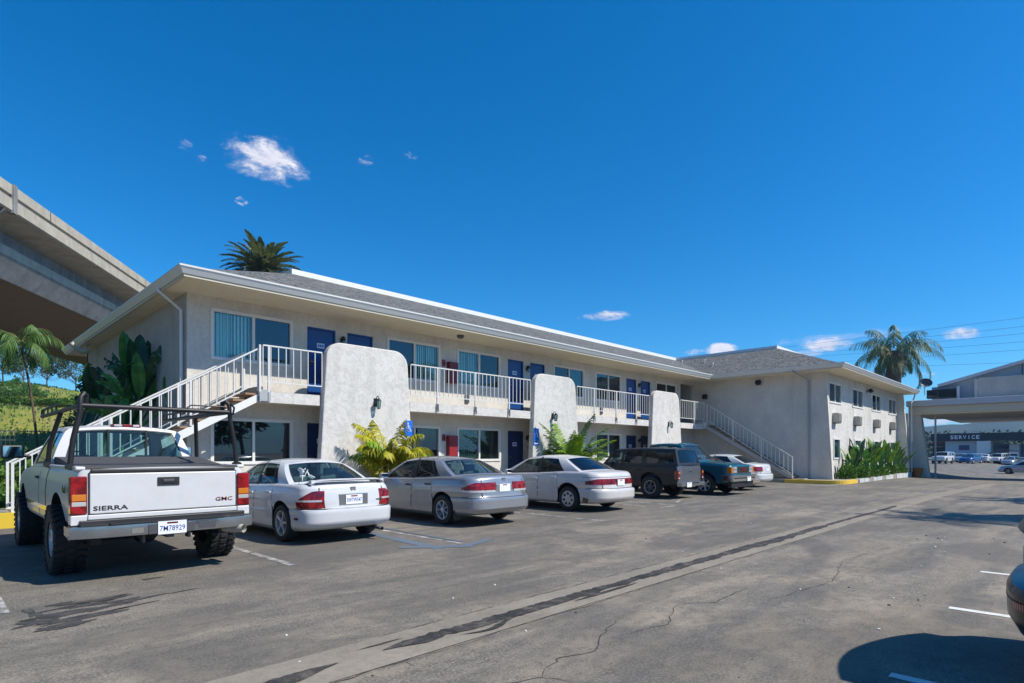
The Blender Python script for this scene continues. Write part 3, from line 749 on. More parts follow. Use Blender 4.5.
def ring(pts, off_in, off_out):
    """offset an axis aligned polygon"""
    res = []
    n = len(pts)
    for i in range(n):
        p, a, c = Vector(pts[i]), Vector(pts[i-1]), Vector(pts[(i+1) % n])
        d0 = (p-a).normalized(); d1 = (c-p).normalized(); n0 = Vector((d0.y, -d0.x)); n1 = Vector((d1.y, -d1.x))
        res.append(p + (n0+n1)*off_out)
    return res
def trim_ring(name, pts, o0, o1, z0, z1, m, parent=None):
    A = ring(pts, 0, o0); B = ring(pts, 0, o1); mb = MB(); n = len(pts)
    for i in range(n):
        j = (i+1) % n
        mb.face([(*B[i], z0), (*B[j], z0), (*B[j], z1), (*B[i], z1)], m); mb.face([(*A[j], z0), (*A[i], z0), (*A[i], z1), (*A[j], z1)], m)
        mb.face([(*B[i], z1), (*B[j], z1), (*A[j], z1), (*A[i], z1)], m); mb.face([(*A[i], z0), (*A[j], z0), (*B[j], z0), (*B[i], z0)], m)
    return mb
mb = trim_ring('parapet', IN, -.12, .02, ZR-.03, ZR+.17, 'white_trim'); part(mb, 'parapet')
def ringstrip(pts, prof, m):
    mb = MB(); R_ = [ring(pts, 0, o) for o, z in prof]
    for i in range(len(pts)):
        j = (i+1) % len(pts)
        for k in range(len(prof)-1):
            mb.face([(*R_[k][i], prof[k][1]), (*R_[k][j], prof[k][1]), (*R_[k+1][j], prof[k+1][1]), (*R_[k+1][i], prof[k+1][1])], m)
    return mb
part(ringstrip(EV, [(.012, 5.665), (.035, 5.66), (.122, 5.805), (.130, 5.805), (.133, 5.845), (.112, 5.848), (.105, 5.80), (.04, 5.70), (.012, 5.70), (.012, 5.665)], 'gutter_white'), 'gutter')
mb = trim_ring('fascia', EV, -.05, .010, 5.60, 5.80, 'cream_trim'); part(mb, 'fascia')
mb = MB()
A = [Vector(p) for p in ring(EV, 0, -.051)]
mb.face([(*A[0], ZS), (*A[5], ZS), (*A[4], ZS), (*A[3], ZS), (*A[2], ZS), (*A[1], ZS)], 'soffit'); part(mb, 'soffit')
for (x, y, z) in ((33.3, 15.9, 6.62), (34.3, 16.9, 7.05), (34.6, 18.6, 7.2)): mb = MB(); mb.lathe([(.001, .28), (.07, .28), (.07, .2), (.035, .2), (.035, -.1)], 'gutter_white', 10, 'z', (x, y, z)); mb.build('vent_pipe', ROOF)
# downspouts
def spout(pts, m='gutter_white'):
    mb = MB(); mb.tube(pts, .042, m, 8); part(mb, 'downspout')
spout([(4.25, 16.75, 5.72), (4.25, 16.75, 5.62), (4.74, 16.62, 5.18), (4.745, 16.60, .1)])
spout([(31.0, 10.55, 5.7), (31.0, 10.5, 5.6), (31.93, 10.10, 5.25), (31.94, 10.08, .2)], 'rail_grey')
spout([(48.1, 8.3, 5.7), (48.05, 8.42, 5.2), (47.7, 8.5, 4.9), (47.65, 8.45, .2)], 'rail_grey')  # grey in place of white: the spout's shade put into its colour
mb = MB()
for x in (14.28, 22.73, 28.6): mb.box(x-.09, x+.09, WY-.05, WY-.002, UF+.12, UF+.42, 'steel_dark')
part(mb, 'wall_vent')

# staircases
def stairs(axis, origin, n, rise, run, wid, sgn, tread_m, str_m, rails, rail_m):
    """steps run down along axis from origin; returns part Empty-free meshes"""
    S = MB(); T = MB(); ox, oy, oz = origin
    for i in range(n):
        z = oz-rise*(i+1); a = i*run*sgn
        if axis == 'x': T.box(min(ox+a, ox+a+run*sgn)-.01, max(ox+a, ox+a+run*sgn)+.02, oy+.03, oy+wid-.03, z-.045, z, tread_m)
        else: T.box(ox+.03, ox+wid-.03, min(oy+a, oy+a+run*sgn)-.01, max(oy+a, oy+a+run*sgn)+.02, z-.045, z, tread_m)
    L = n*run*sgn; H = n*rise; tk = .20; dr = .20
    for off in (0, wid-.05):
        poly_a = [(0, oz-dr), (0, oz-dr-tk), (L*.97, oz-H-.12), (L, oz-H-.12), (L, oz-H+.02)]
        if axis == 'x': S.prism([(ox+p, z) for p, z in poly_a], 'y', oy+off, oy+off+.05, str_m)
        else: S.prism([(oy+p, z) for p, z in poly_a], 'x', ox+off, ox+off+.05, str_m)
    o = part(S, 'staircase', fixn=True); T.build('tread', o)
    for (off, m) in rails:
        Rm = MB()
        a = Vector((ox, oy+off, oz)) if axis == 'x' else Vector((ox+off, oy, oz)); b_ = a + (Vector((L, 0, -H)) if axis == 'x' else Vector((0, L, -H)))
        ballust(Rm, a, b_, .10, .98, int(abs(L)/.20), m)
        for f in (0, .33, .66, 1): p = a.lerp(b_, f); post(Rm, p.x, p.y, p.z-.12, p.z+1.0, .024, m)
        Rm.build('handrail', o)
    return o
stairs('x', (6.20, 15.36, UF), 16, .183, .305, 1.0, -1, 'wood_tread', 'white_trim', ((.0, 'rail_white'), (.96, 'rail_white')), 'rail_white')
stairs('y', (31.0, 15.13, UF), 16, .183, .285, .96, -1, 'wood_tread', 'rail_grey', ((.0, 'rail_white'),), 'rail_white')
mb = MB(); mb.box(6.20, 6.32, SY-.08, WY-.01, 2.86, UF, 'steel_dark'); mb.box(6.24, 6.5, RY-.02, RY+.0, 2.86, 3.16, 'rail_grey'); part(mb, 'landing_bracket')

# things fixed to the building, each of its own
def lantern(loc, d, lab):
    """d: unit vector out of the wall"""
    t = empty('wall_lantern', loc, atan2(d[0], -d[1]), lab, 'wall light', 'lanterns on the buttress walls')
    mb = MB(); mb.box(-.06, .06, -.02, 0, -.10, .14, 'black'); mb.tube([(0, 0, .10), (0, -.10, .20), (0, -.17, .17)], .014, 'black'); mb.build('bracket', t)
    mb = MB(); c = (0, -.17, -.02)
    mb.lathe([(.001, .17), (.03, .15), (.085, .09), (.09, .08)], 'black', 6, 'z', c); mb.lathe([(.05, -.14), (.055, -.16), (.001, -.17)], 'black', 6, 'z', c)
    for k in range(6): a = pi/3*k; mb.beam((c[0]+.082*cos(a), c[1]+.082*sin(a), c[2]+.085), (c[0]+.05*cos(a), c[1]+.05*sin(a), c[2]-.14), .012, .012, 'black')
    mb.build('cage', t)
    mb = MB(); mb.lathe([(.072, .08), (.042, -.135)], 'glass_car', 6, 'z', c); mb.build('glass', t)
lantern((9.62, 15.2, 3.0), (0, -1), 'black iron lantern on the nearest buttress wall above the yellow palm')
lantern((17.78, 15.2, 2.95), (0, -1), 'black lantern on the middle buttress wall above the green palm')
lantern((26.9, 15.2, 2.95), (0, -1), 'black lantern on the buttress wall nearest the far staircase')
def jar_light(loc, lab, rz=0):
    t = empty('wall_lamp', loc, rz, lab, 'wall light', 'door lamps')
    mb = MB(); mb.box(-.05, .05, -.03, 0, -.05, .07, 'black'); mb.lathe([(.001, .15), (.06, .13), (.075, .03), (.07, .02)], 'black', 10, 'z', (0, -.10, 0)); mb.box(-.02, .02, -.1, -.02, .06, .1, 'black'); mb.build('cap', t)
    mb = MB(); mb.lathe([(.06, .02), (.062, -.08), (.04, -.13), (.001, -.135)], 'glass_car', 10, 'z', (0, -.10, 0)); mb.build('glass', t)
for x, l in ((9.17, 'first and second doors'), (17.55, 'third and fourth doors'), (25.99, 'last pair of doors')):
    jar_light((x, WY, 4.95), f'black lamp between the {l} of the upper floor')
    jar_light((x, WY, 2.1), f'black lamp between the {l} of the ground floor')
def flood(loc, rz, lab, m='black'):
    t = empty('floodlight', loc, rz, lab, 'floodlight')
    mb = MB(); mb.box(-.06, .06, -.03, 0, -.06, .06, m); mb.tube([(0, -.02, 0), (0, -.12, .02)], .02, m); mb.build('bracket', t)
    mb = MB(); mb.obox((0, -.2, .03), .26, .20, .22, Matrix.Rotation(-.5, 3, 'X'), m); mb.build('housing', t, bevel=.02)
flood((32.0, 12.6, 5.28), -pi/2, 'black floodlight high on the blank side wall of the wing'); flood((32.0, 15.65, 4.72), -pi/2, 'small black floodlight near the inner corner above the far stairs')
flood((40.0, WF, 5.2), 0, 'small black floodlight between the wing upper windows')
t = empty('eave_floodlight', (4.6, 27.0, 5.45), -pi/2, 'cream spotlight with a round head under the far left eave', 'floodlight')
mb = MB(); mb.tube([(0, -.05, .18), (0, -.12, .12), (0, -.2, 0)], .05, 'cream_trim', 8); mb.build('bracket', t)
mb = MB(); mb.tube([(0, -.1, -.05), (.0, -.3, -.12), (0, -.5, .02), (.0, -.62, .16)], [.13, .12, .06, .10], 'cream_trim', 12); mb.build('lamp_head', t, smooth=50)
t = empty('soffit_lamp', (13.3, 15.6, ZS), 0, 'dark dome lamp under the eave above the middle balcony', 'ceiling light'); mb = MB(); mb.lathe([(.13, 0), (.13, -.03), (.11, -.08), (.05, -.11), (.001, -.115)], 'steel_dark', 16, 'z'); mb.build('dome', t, smooth=50)
def cabinet(x, z, lab, g):
    t = empty('extinguisher_cabinet', (x, WY, z), 0, lab, 'fire cabinet', g)
    mb = MB(); mb.box(-.20, .20, -.17, 0, -.38, .38, 'dark_red'); mb.build('box', t, bevel=.01)
    mb = MB(); mb.box(-.185, .185, -.185, -.172, -.36, .36, 'red' if z < 3 else 'dark_red'); mb.box(.19, .23, -.16, -.01, -.37, .37, 'navy'); mb.build('door', t)
cabinet(13.52, 4.40, 'dark red extinguisher cabinet by the upper balcony windows', 'fire cabinets'); cabinet(13.50, 1.75, 'red extinguisher cabinet on the ground floor wall between two windows', 'fire cabinets')
for z, l in ((4.72, 'upper'), (2.05, 'lower')):
    t = empty('fire_alarm_bell', (13.18, WY, z), 0, f'small red alarm call point left of the {l} fire cabinet', 'alarm'); mb = MB(); mb.box(-.06, .06, -.05, 0, -.12, .12, 'red'); mb.build('box', t, bevel=.008); mb = MB(); mb.lathe([(.001, -.09), (.04, -.085), (.05, -.05)], 'dark_red', 12, 'y'); mb.build('bell', t)
for i, x in enumerate((33.55, 37.45, 41.75, 45.95)):
    l = ['nearest the wing corner', 'second from the wing corner', 'third from the wing corner', 'farthest from the wing corner'][i]
    t = empty('air_conditioner', (x, WF, 3.33), 0, f'beige wall air conditioner {l}', 'air conditioner', 'wall air conditioners on the wing')
    mb = MB(); mb.box(-.31, .31, -.27, 0, -.25, .25, 'ac_beige'); mb.build('case', t, bevel=.015)
    mb = MB(); mb.box(-.28, .28, -.282, -.272, -.21, .21, 'ac_dark')
    for k in range(9): mb.box(-.28, .28, -.295, -.283, -.185+.043*k, -.165+.043*k, 'ac_beige')
    mb.box(-.28, .28, -.25, -.04, -.29, -.252, 'ac_dark'); mb.build('grille', t)
def access_sign(x, z, lab, two):
    t = empty('parking_sign', (x, 15.195, z), 0, lab, 'sign')
    mb = MB(); mb.box(-.16, .16, -.012, 0, -.24, .24, 'sign_blue'); mb.build('panel', t, bevel=.004)
    mb = MB(); y = -.0125
    mb.lathe([(.001, y-.002), (.022, y-.002)], 'white', 12, 'y', (-.01, 0, .155))
    mb.box(-.022, .0, y-.003, y, .0, .13, 'white'); mb.box(-.02, .06, y-.0035, y, .055, .075, 'white'); mb.box(-.02, .065, y-.0032, y, -.005, .017, 'white')
    mb.beam((.055, y-.0015, .0), (.085, y-.0015, -.08), .003, .022, 'white', (1, 0, 0)); mb.box(.075, .115, y-.003, y, -.095, -.075, 'white')
    a0 = [radians(100+18*k) for k in range(13)]
    for k in range(12): mb.beam((-.015+.078*cos(a0[k]), y-.0018, -.03+.078*sin(a0[k])), (-.015+.078*cos(a0[k+1]), y-.0018, -.03+.078*sin(a0[k+1])), .003, .02, 'white', (0, 1, 0))
    mb.build('wheelchair_symbol', t)
    if two:
        mb = MB(); mb.box(-.16, .16, -.012, 0, -.42, -.26, 'sign_blue'); mb.box(-.11, .11, -.015, -.0125, -.365, -.315, 'white'); mb.build('lower_panel', t)
access_sign(10.80, 2.28, 'blue wheelchair sign on the nearest buttress wall', False); access_sign(16.80, 2.22, 'blue wheelchair sign on the middle buttress wall with a plate below', True)
# ------------------------------------------------------------------ vehicles (local frame: front towards +y, rear towards -y, origin on the ground)
class Body:
    def __init__(s, sp):
        s.sp = sp; s.L = sp['L']; s.W = sp['W']; s.lv = sp['lv']; s.t = [l[0] for l in s.lv]
        s.cr, s.cf, s.nr, s.nf = sp.get('cr', .45), sp.get('cf', .7), sp.get('nr', 3.2), sp.get('nf', 2.8)
        s.crown = sp.get('crown', .05)
    def at(s, t):
        return [lin(s.t, [l[k] for l in s.lv], t) for k in (1, 2, 3)]
    def zt(s, y): return crm([p[0] for p in s.sp['zt']], [p[1] for p in s.sp['zt']], y)
    def zb(s, y): return crm([p[0] for p in s.sp['zb']], [p[1] for p in s.sp['zb']], y)
    def xy(s, q, t):
        wf, yr, yf = s.at(t); w = s.W/2*wf
        if q <= 1:
            th = max(0, q)*pi/2; return w*s.tap(yr+s.cr*(1-cos(th)**(2/s.nr)))*sin(th)**(2/s.nr), yr+s.cr*(1-max(0, cos(th))**(2/s.nr))
        if q < 2:
            y = (yr+s.cr)+(yf-s.cf-yr-s.cr)*(q-1); return w*s.tap(y), y
        th = min(1, 3-q)*pi/2; y = yf-s.cf*(1-max(0, cos(th))**(2/s.nf)); return w*s.tap(y)*max(0, sin(th))**(2/s.nf), y
    def tap(s, y): return 1-.045*abs(2*y/s.L)**3
    def ztop(s, x, y): return s.zt(y)+s.crown*(1-min(1, abs(2*x/s.W))**2)
    def P(s, q, t, sd=1):
        x, y = s.xy(q, t); zb = s.zb(y); z = zb+(s.ztop(x, y)-zb)*t
        return Vector((x*sd, y, z))
    def Pz(s, q, z, sd=1, off=0):
        t = .5
        for _ in range(6):
            x, y = s.xy(q, t); zb = s.zb(y); t = (z-zb)/(s.ztop(x, y)-zb); t = min(1, max(0, t))
        p = s.P(q, t, 1)
        if off:
            e = .02; a = s.P(min(3, q+e), t)-s.P(max(0, q-e), t); b = s.P(q, min(1, t+e))-s.P(q, max(0, t-e))
            nn = a.cross(b); nn = nn.normalized() if nn.length > 1e-9 else Vector((1,0,0))
            if nn.x < 0 and abs(nn.x) > .3: nn = -nn
            if q < 1 and nn.y > .2: nn = -nn
            if q > 2 and nn.y < -.2: nn = -nn
            p = p+nn*off
        p.x *= sd; return p
    def qside(s, y, t=.5):
        wf, yr, yf = s.at(t); return 1+(y-yr-s.cr)/(yf-s.cf-yr-s.cr)
    def qrear(s, x, t=.5):
        lo, hi = 0, 1
        for _ in range(24):
            m = (lo+hi)/2
            if s.xy(m, t)[0] < x: lo = m
            else: hi = m
        return lo
    def qfront(s, x, t=.5):
        lo, hi = 2, 3
        for _ in range(24):
            m = (lo+hi)/2
            if s.xy(m, t)[0] > x: lo = m
            else: hi = m
        return lo
    def mesh(s, paint):
        qs = [k/12 for k in range(12)]+[1+k/30 for k in range(30)]+[2+k/14 for k in range(15)]
        ts = sorted(set([0, .04, .1, .18, .26, .34, .42, .46, .5, .58, .66, .74, .82, .9, .95, .985, 1]+[t for t in s.t]))
        mb = MB(); cab = s.sp['cab']
        for sd in (1, -1):
            mb.grid([[s.P(q, t, sd) for q in qs] for t in ts], paint, flip=(sd < 0))
            rs = [1, .97, .93, .8, .6, .4, .2, 0]
            def deck(r, top):
                row = []
                for q in qs:
                    p = s.P(q, 1 if top else 0, 1); x = p.x*r; z = s.ztop(x, p.y) if top else p.z
                    row.append((x*sd, p.y, z))
                return row
            R1 = [deck(r, True) for r in rs]
            def mf(i, j):
                y = (R1[i][j][1]+R1[i][j+1][1])/2
                return 'interior' if cab[0] < y < cab[1] and i >= 2 else paint
            mb.grid(R1, paint, flip=(sd < 0), mf=mf); mb.grid([deck(r, False) for r in rs], 'trim_black', flip=(sd > 0))
        return mb
    def panel(s, mb, q0, q1, z0, z1, off, m, sd, nq=8, nz=5):
        """skin patch on the body; z0/z1 numbers or functions of the fraction along q"""
        f0 = z0 if callable(z0) else (lambda f: z0); f1 = z1 if callable(z1) else (lambda f: z1)
        rows = []
        for j in range(nz+1):
            rows.append([s.Pz(q0+(q1-q0)*i/nq, f0(i/nq)+(f1(i/nq)-f0(i/nq))*j/nz, sd, off) for i in range(nq+1)])
        mb.grid(rows, m, flip=(sd < 0))
        # edge skirt so the patch is a solid skin
        rim = [(i, 0) for i in range(nq+1)]+[(nq, j) for j in range(1, nz+1)]+[(i, nz) for i in range(nq-1, -1, -1)]+[(0, j) for j in range(nz-1, 0, -1)]
        inner = []
        for (i, j) in rim:
            f = i/nq; q = q0+(q1-q0)*f; z = f0(f)+(f1(f)-f0(f))*j/nz
            inner.append(s.Pz(q, z, sd, -.004))
        outer = [rows[j][i] for (i, j) in rim]
        outer.append(outer[0]); inner.append(inner[0])
        mb.grid([outer, inner], m, flip=(sd > 0))

def cut_arches(me, cuts, W, depth=.26):
    """wheel arches cut out of the body with an exact boolean"""
    o = bpy.data.objects.new('body', me); COL.objects.link(o); cs = []
    cm = MB()
    for (y, z, r) in cuts:
        for sd in (1, -1):
            prof = []
            x0, x1 = sd*(W/2-depth), sd*(W/2+.3); nn = 36; b = len(cm.v)
            for x in (x0, x1):
                for k in range(nn): a = 2*pi*k/nn; cm.pt((x, y+r*cos(a), z+r*sin(a)))
            f = list(range(b, b+nn)); g_ = list(range(b+nn, b+2*nn))
            cm.f.append(f[::-1] if sd > 0 else f); cm.m.append('trim_black'); cm.f.append(g_ if sd > 0 else g_[::-1]); cm.m.append('trim_black')
            for k in range(nn):
                q = [b+k, b+(k+1)%nn, b+nn+(k+1)%nn, b+nn+k]
                cm.f.append(q if sd > 0 else q[::-1]); cm.m.append('trim_black')
    c = cm.build('cutter', fixn=True)
    md = o.modifiers.new('b', 'BOOLEAN'); md.operation = 'DIFFERENCE'; md.solver = 'EXACT'; md.object = c; md.material_mode = 'TRANSFER'
    bpy.context.view_layer.update(); dg = bpy.context.evaluated_depsgraph_get()
    res = bpy.data.meshes.new_from_object(o.evaluated_get(dg))
    bpy.data.objects.remove(o); bpy.data.objects.remove(c)
    res.polygons.foreach_set('use_smooth', [True]*len(res.polygons)); res.set_sharp_from_angle(angle=radians(38))
    return res

def glasshouse(B, g, paint):
    """pillars and roof as one shell, panes apart; returns MB shell, dict pane lists"""
    sh = MB(); panes = {'windshield': MB(), 'rear_window': MB(), 'side_window': []}; rub = MB()
    wb, wr, zr = g['wb'], g['wr'], g['zr']; ya, yb, yc, yd = g['y']      # windscreen base, roof front, roof rear, backlight base
    cols = g['cols']; crown = g.get('crown', .055); arc = g.get('arc', .05); bw = g.get('bow', .13)
    def ztop(y):
        f = (y-yc)/(yb-yc); return zr + arc*(1-(2*min(1, max(0, f))-1)**2) - arc*.5
    def sideP(yb_, yt_, v):
        zb_ = B.zt(yb_)+.005; p0 = Vector((wb*B.tap(yb_), yb_, zb_)); p1 = Vector((wr, yt_, ztop(yt_)))
        p = p0.lerp(p1, v); p.x += g.get('bulge', .035)*sin(pi*v*.9); 
        if v > .9: p.x -= .03*((v-.9)/.1)**2
        return p
    vs_ = g.get('vs', (.05, .92))
    def strip(c0, c1, v0, v1, sd, mb, m, nu=4, nv=5, inset=0.0, off=0.0):
        rows = []
        for j in range(nv+1):
            v = v0+(v1-v0)*j/nv; row = []
            for i in range(nu+1):
                u = i/nu; yb_ = c0[0]+(c1[0]-c0[0])*u; yt_ = c0[1]+(c1[1]-c0[1])*u
                p = sideP(yb_, yt_, v); p.x -= off; p.x *= sd; row.append(p)
            rows.append(row)
        mb.grid(rows, m, flip=(sd < 0))
    for sd in (1, -1):
        for i in range(len(cols)-1):
            c0, c1 = cols[i], cols[i+1]
            if c0[2]:
                strip(c0, c1, -.04, vs_[0], sd, sh, paint, nv=2); strip(c0, c1, vs_[1], 1, sd, sh, paint, nv=3)
                pm = MB(); e = .022
                L = max(.05, (abs(c1[0]-c0[0])+abs(c1[1]-c0[1]))/2); k = e/L
                def cc(u): return (c0[0]+(c1[0]-c0[0])*u, c0[1]+(c1[1]-c0[1])*u)
                ve = .055
                strip(cc(k), cc(1-k), vs_[0]+ve, vs_[1]-ve*.8, sd, pm, c0[2], off=.010); panes['side_window'].append(pm)
                strip(cc(0), cc(k), vs_[0], vs_[1], sd, rub, 'trim_black', nu=1, off=.004); strip(cc(1-k), cc(1), vs_[0], vs_[1], sd, rub, 'trim_black', nu=1, off=.004)
                strip(cc(k), cc(1-k), vs_[0], vs_[0]+ve, sd, rub, 'trim_black', nv=1, off=.004); strip(cc(k), cc(1-k), vs_[1]-ve*.8, vs_[1], sd, rub, 'trim_black', nv=1, off=.004)
            else:
                m = paint if i in (0, len(cols)-2) or g.get('bodyB') else 'trim_black'
                strip(c0, c1, -.04, 1, sd, sh, m, nv=12)
    def endpatch(yB, yT, sgn, glassm, name):
        hb = wb*B.tap(yB)
        def P(u, v):
            x0 = hb*(2*u-1); x1 = (wr)*(2*u-1)
            # end edges must meet the side patch edge
            e = sideP(yB, yT, v); xe = e.x; x = xe*(2*u-1)
            b_ = 1-(2*u-1)**2
            y = e.y + sgn*bw*b_*(1-.45*v); z = e.z + (crown*v + B.crown*.7*(1-v))*b_
            return Vector((x, y, z))
        U = [0, g.get('pu', .055)]; U = [0, U[1], 1-U[1], 1]
        V = [-.04, .07, .93, 1]; nn = [2, 12, 2]; nv = [2, 8, 2]
        fl = sgn > 0
        for i in range(3):
            for j in range(3):
                rows = [[P(U[i]+(U[i+1]-U[i])*a/nn[i], V[j]+(V[j+1]-V[j])*b_/nv[j]) for a in range(nn[i]+1)] for b_ in range(nv[j]+1)]
                if i == 1 and j == 1:
                    k = .018
                    panes[name].grid([[P(U[1]+k+(U[2]-U[1]-2*k)*a/14, V[1]+.03+(V[2]-V[1]-.06)*b_/8)-Vector((0, sgn*.008, 0)) for a in range(15)] for b_ in range(9)], glassm, flip=fl)
                    for (ua, ub, va, vb) in ((U[1], U[1]+k, V[1], V[2]), (U[2]-k, U[2], V[1], V[2]), (U[1]+k, U[2]-k, V[1], V[1]+.03), (U[1]+k, U[2]-k, V[2]-.03, V[2])):
                        rub.grid([[P(ua+(ub-ua)*a/12, va+(vb-va)*b_/6) for a in range(13)] for b_ in range(7)], 'trim_black', flip=fl)
                else: sh.grid(rows, paint, flip=fl)
    endpatch(ya, yb, 1, g.get('gf', 'glass_car'), 'windshield'); endpatch(yd, yc, -1, g.get('gr', 'glass_car'), 'rear_window')
    rows = []
    for j in range(13):
        f = j/12; row = []
        for i in range(13):
            u = 2*i/12-1; b_ = 1-u*u
            y0 = yc - bw*.55*b_; y1 = yb + bw*.55*b_; y = y0+(y1-y0)*f; ys = yc+(yb-yc)*f
            row.append((u*(sideP(ys, ys, 1).x), y, ztop(ys)+crown*b_*1.0))
        rows.append(row)
    sh.grid(rows, g.get('roofm', paint))
    return sh, panes, rub

def wheel(root, x, y, r, w, style, sd, rimr=None, mbonly=None):
    rimr = rimr or r*.64; h = w/2
    T = MB(); prof = [(rimr, -h*.85), (rimr*1.05, -h*.98), (r*.86, -h*1.02), (r*.95, -h*.92), (r*.992, -h*.66), (r, -h*.3), (r, h*.3), (r*.992, h*.66), (r*.95, h*.92), (r*.86, h*1.02), (rimr*1.05, h*.98), (rimr, h*.85), (rimr*.97, -h*.3), (rimr*.97, -h*.85), (rimr, -h*.85)]
    T.lathe(prof, 'rubber', 40, 'x')
    if style == 'mud':
        for k in range(30):
            a = 2*pi*k/30
            for row, (xx, ww) in enumerate(((-.36, .30), (0, .26), (.36, .30))):
                aa = a+(.10 if row == 1 else 0)
                R = Matrix.Rotation(aa, 3, 'X')@Matrix.Rotation((.4 if row == 0 else -.4 if row == 2 else .0), 3, 'Z')
                T.obox((xx*w*1.03, -(r+.004)*sin(aa), (r+.004)*cos(aa)), w*ww, r*.115, .030, R, 'rubber')
            for s2 in (-1, 1):
                R = Matrix.Rotation(a, 3, 'X'); T.obox((s2*h*1.0, -(r*.93)*sin(a), (r*.93)*cos(a)), .02, r*.09, r*.13, R, 'rubber')
    R_ = MB(); m = 'alloy'; o = h*.80*sd; d = sd
    R_.lathe([(rimr, o), (rimr*.985, o+.012*d), (rimr*.93, o+.010*d), (rimr*.90, o-.02*d), (rimr*.88, o-.07*d)], m, 40, 'x')
    R_.lathe([(rimr*.90, o-.075*d), (.02, o-.08*d)], 'black', 30, 'x')
    if style == 'cap':      # plain wheel cover with slots
        R_.lathe([(rimr*.93, o+.004*d), (rimr*.70, o+.012*d), (rimr*.66, o+.004*d), (rimr*.40, o+.008*d), (rimr*.22, o+.02*d), (.001, o+.022*d)], m, 36, 'x')
        for k in range(7):
            a = 2*pi*k/7; R_.obox((o+.010*d, -rimr*.66*sin(a), rimr*.66*cos(a)), .012, rimr*.24, rimr*.30, Matrix.Rotation(a, 3, 'X'), 'black')
    else:
        ns = {'seven': 7, 'star': 5, 'mud': 5, 'six': 6, 'dark': 6}[style]; sm = m if style != 'dark' else 'steel_dark'
        wd = {'seven': .17, 'star': .22, 'mud': .30, 'six': .28, 'dark': .28}[style]
        for k in range(ns):
            a = 2*pi*k/ns+.2
            def rp(rad, off, ww): return [Vector((o+off*d, -(rad*sin(a)+ww*cos(a)), rad*cos(a)-ww*sin(a)))]
            poly = []
            for (rad, off, ww) in ((rimr*.12, .004, wd*rimr*.55), (rimr*.5, -.012, wd*rimr*.38), (rimr*.93, -.005, wd*rimr*(.75 if style == 'star' else .5))):
                poly.append((rp(rad, off, -ww)[0], rp(rad, off+.012, 0)[0], rp(rad, off, ww)[0], rp(rad, off-.04, ww)[0], rp(rad, off-.04, -ww)[0]))
            R_.grid([list(p)+[p[0]] for p in poly], sm)
        R_.lathe([(rimr*.24, o-.01*d), (rimr*.22, o+.012*d), (rimr*.12, o+.018*d), (.001, o+.018*d)], sm, 20, 'x')
    R_.lathe([(rimr*.55, -h*.5*sd), (.02, -h*.5*sd)], 'steel_dark', 20, 'x')
    if mbonly is not None:
        old = mbonly.mat; mbonly.mat = Matrix.Translation((x, y, r)); mbonly.add(T); mbonly.add(R_); mbonly.mat = old; return
    ob = T.build('wheel', root, (x, y, r), smooth=35); R_.build('rim', ob, smooth=35, fixn=False)

def plate(mb, c, txt, sd=-1, m='plate_white'):
    """c centre; sd -1 faces the rear"""
    x, y, z = c; mb.box(x-.155, x+.155, min(y, y+sd*.008), max(y, y+sd*.008), z-.078, z+.078, m)
    M = TM((x, y+sd*.009, z-.012), (1, 0, 0), (0, 0, 1)) if sd < 0 else TM((x, y+sd*.009, z-.012), (-1, 0, 0), (0, 0, 1))
    if txt: text_mb(mb, txt, M, .092, .001, 'plate_blue', .0004, .275)
    mb.box(x-.06, x+.06, min(y+sd*.0085, y+sd*.0095), max(y+sd*.0085, y+sd*.0095), z+.045, z+.066, 'lens_red')

def seats(mb, rows_, W, z, hd=.62):
    for y in rows_:
        for x in (-W*.21, W*.21):
            mb.obox((x, y, z+.05), .48, .12, .52, Matrix.Rotation(.15, 3, 'X'), 'seat_grey')
            mb.obox((x, y-.03, z+.36), .26, .09, .17, Matrix.Rotation(.1, 3, 'X'), 'seat_grey')

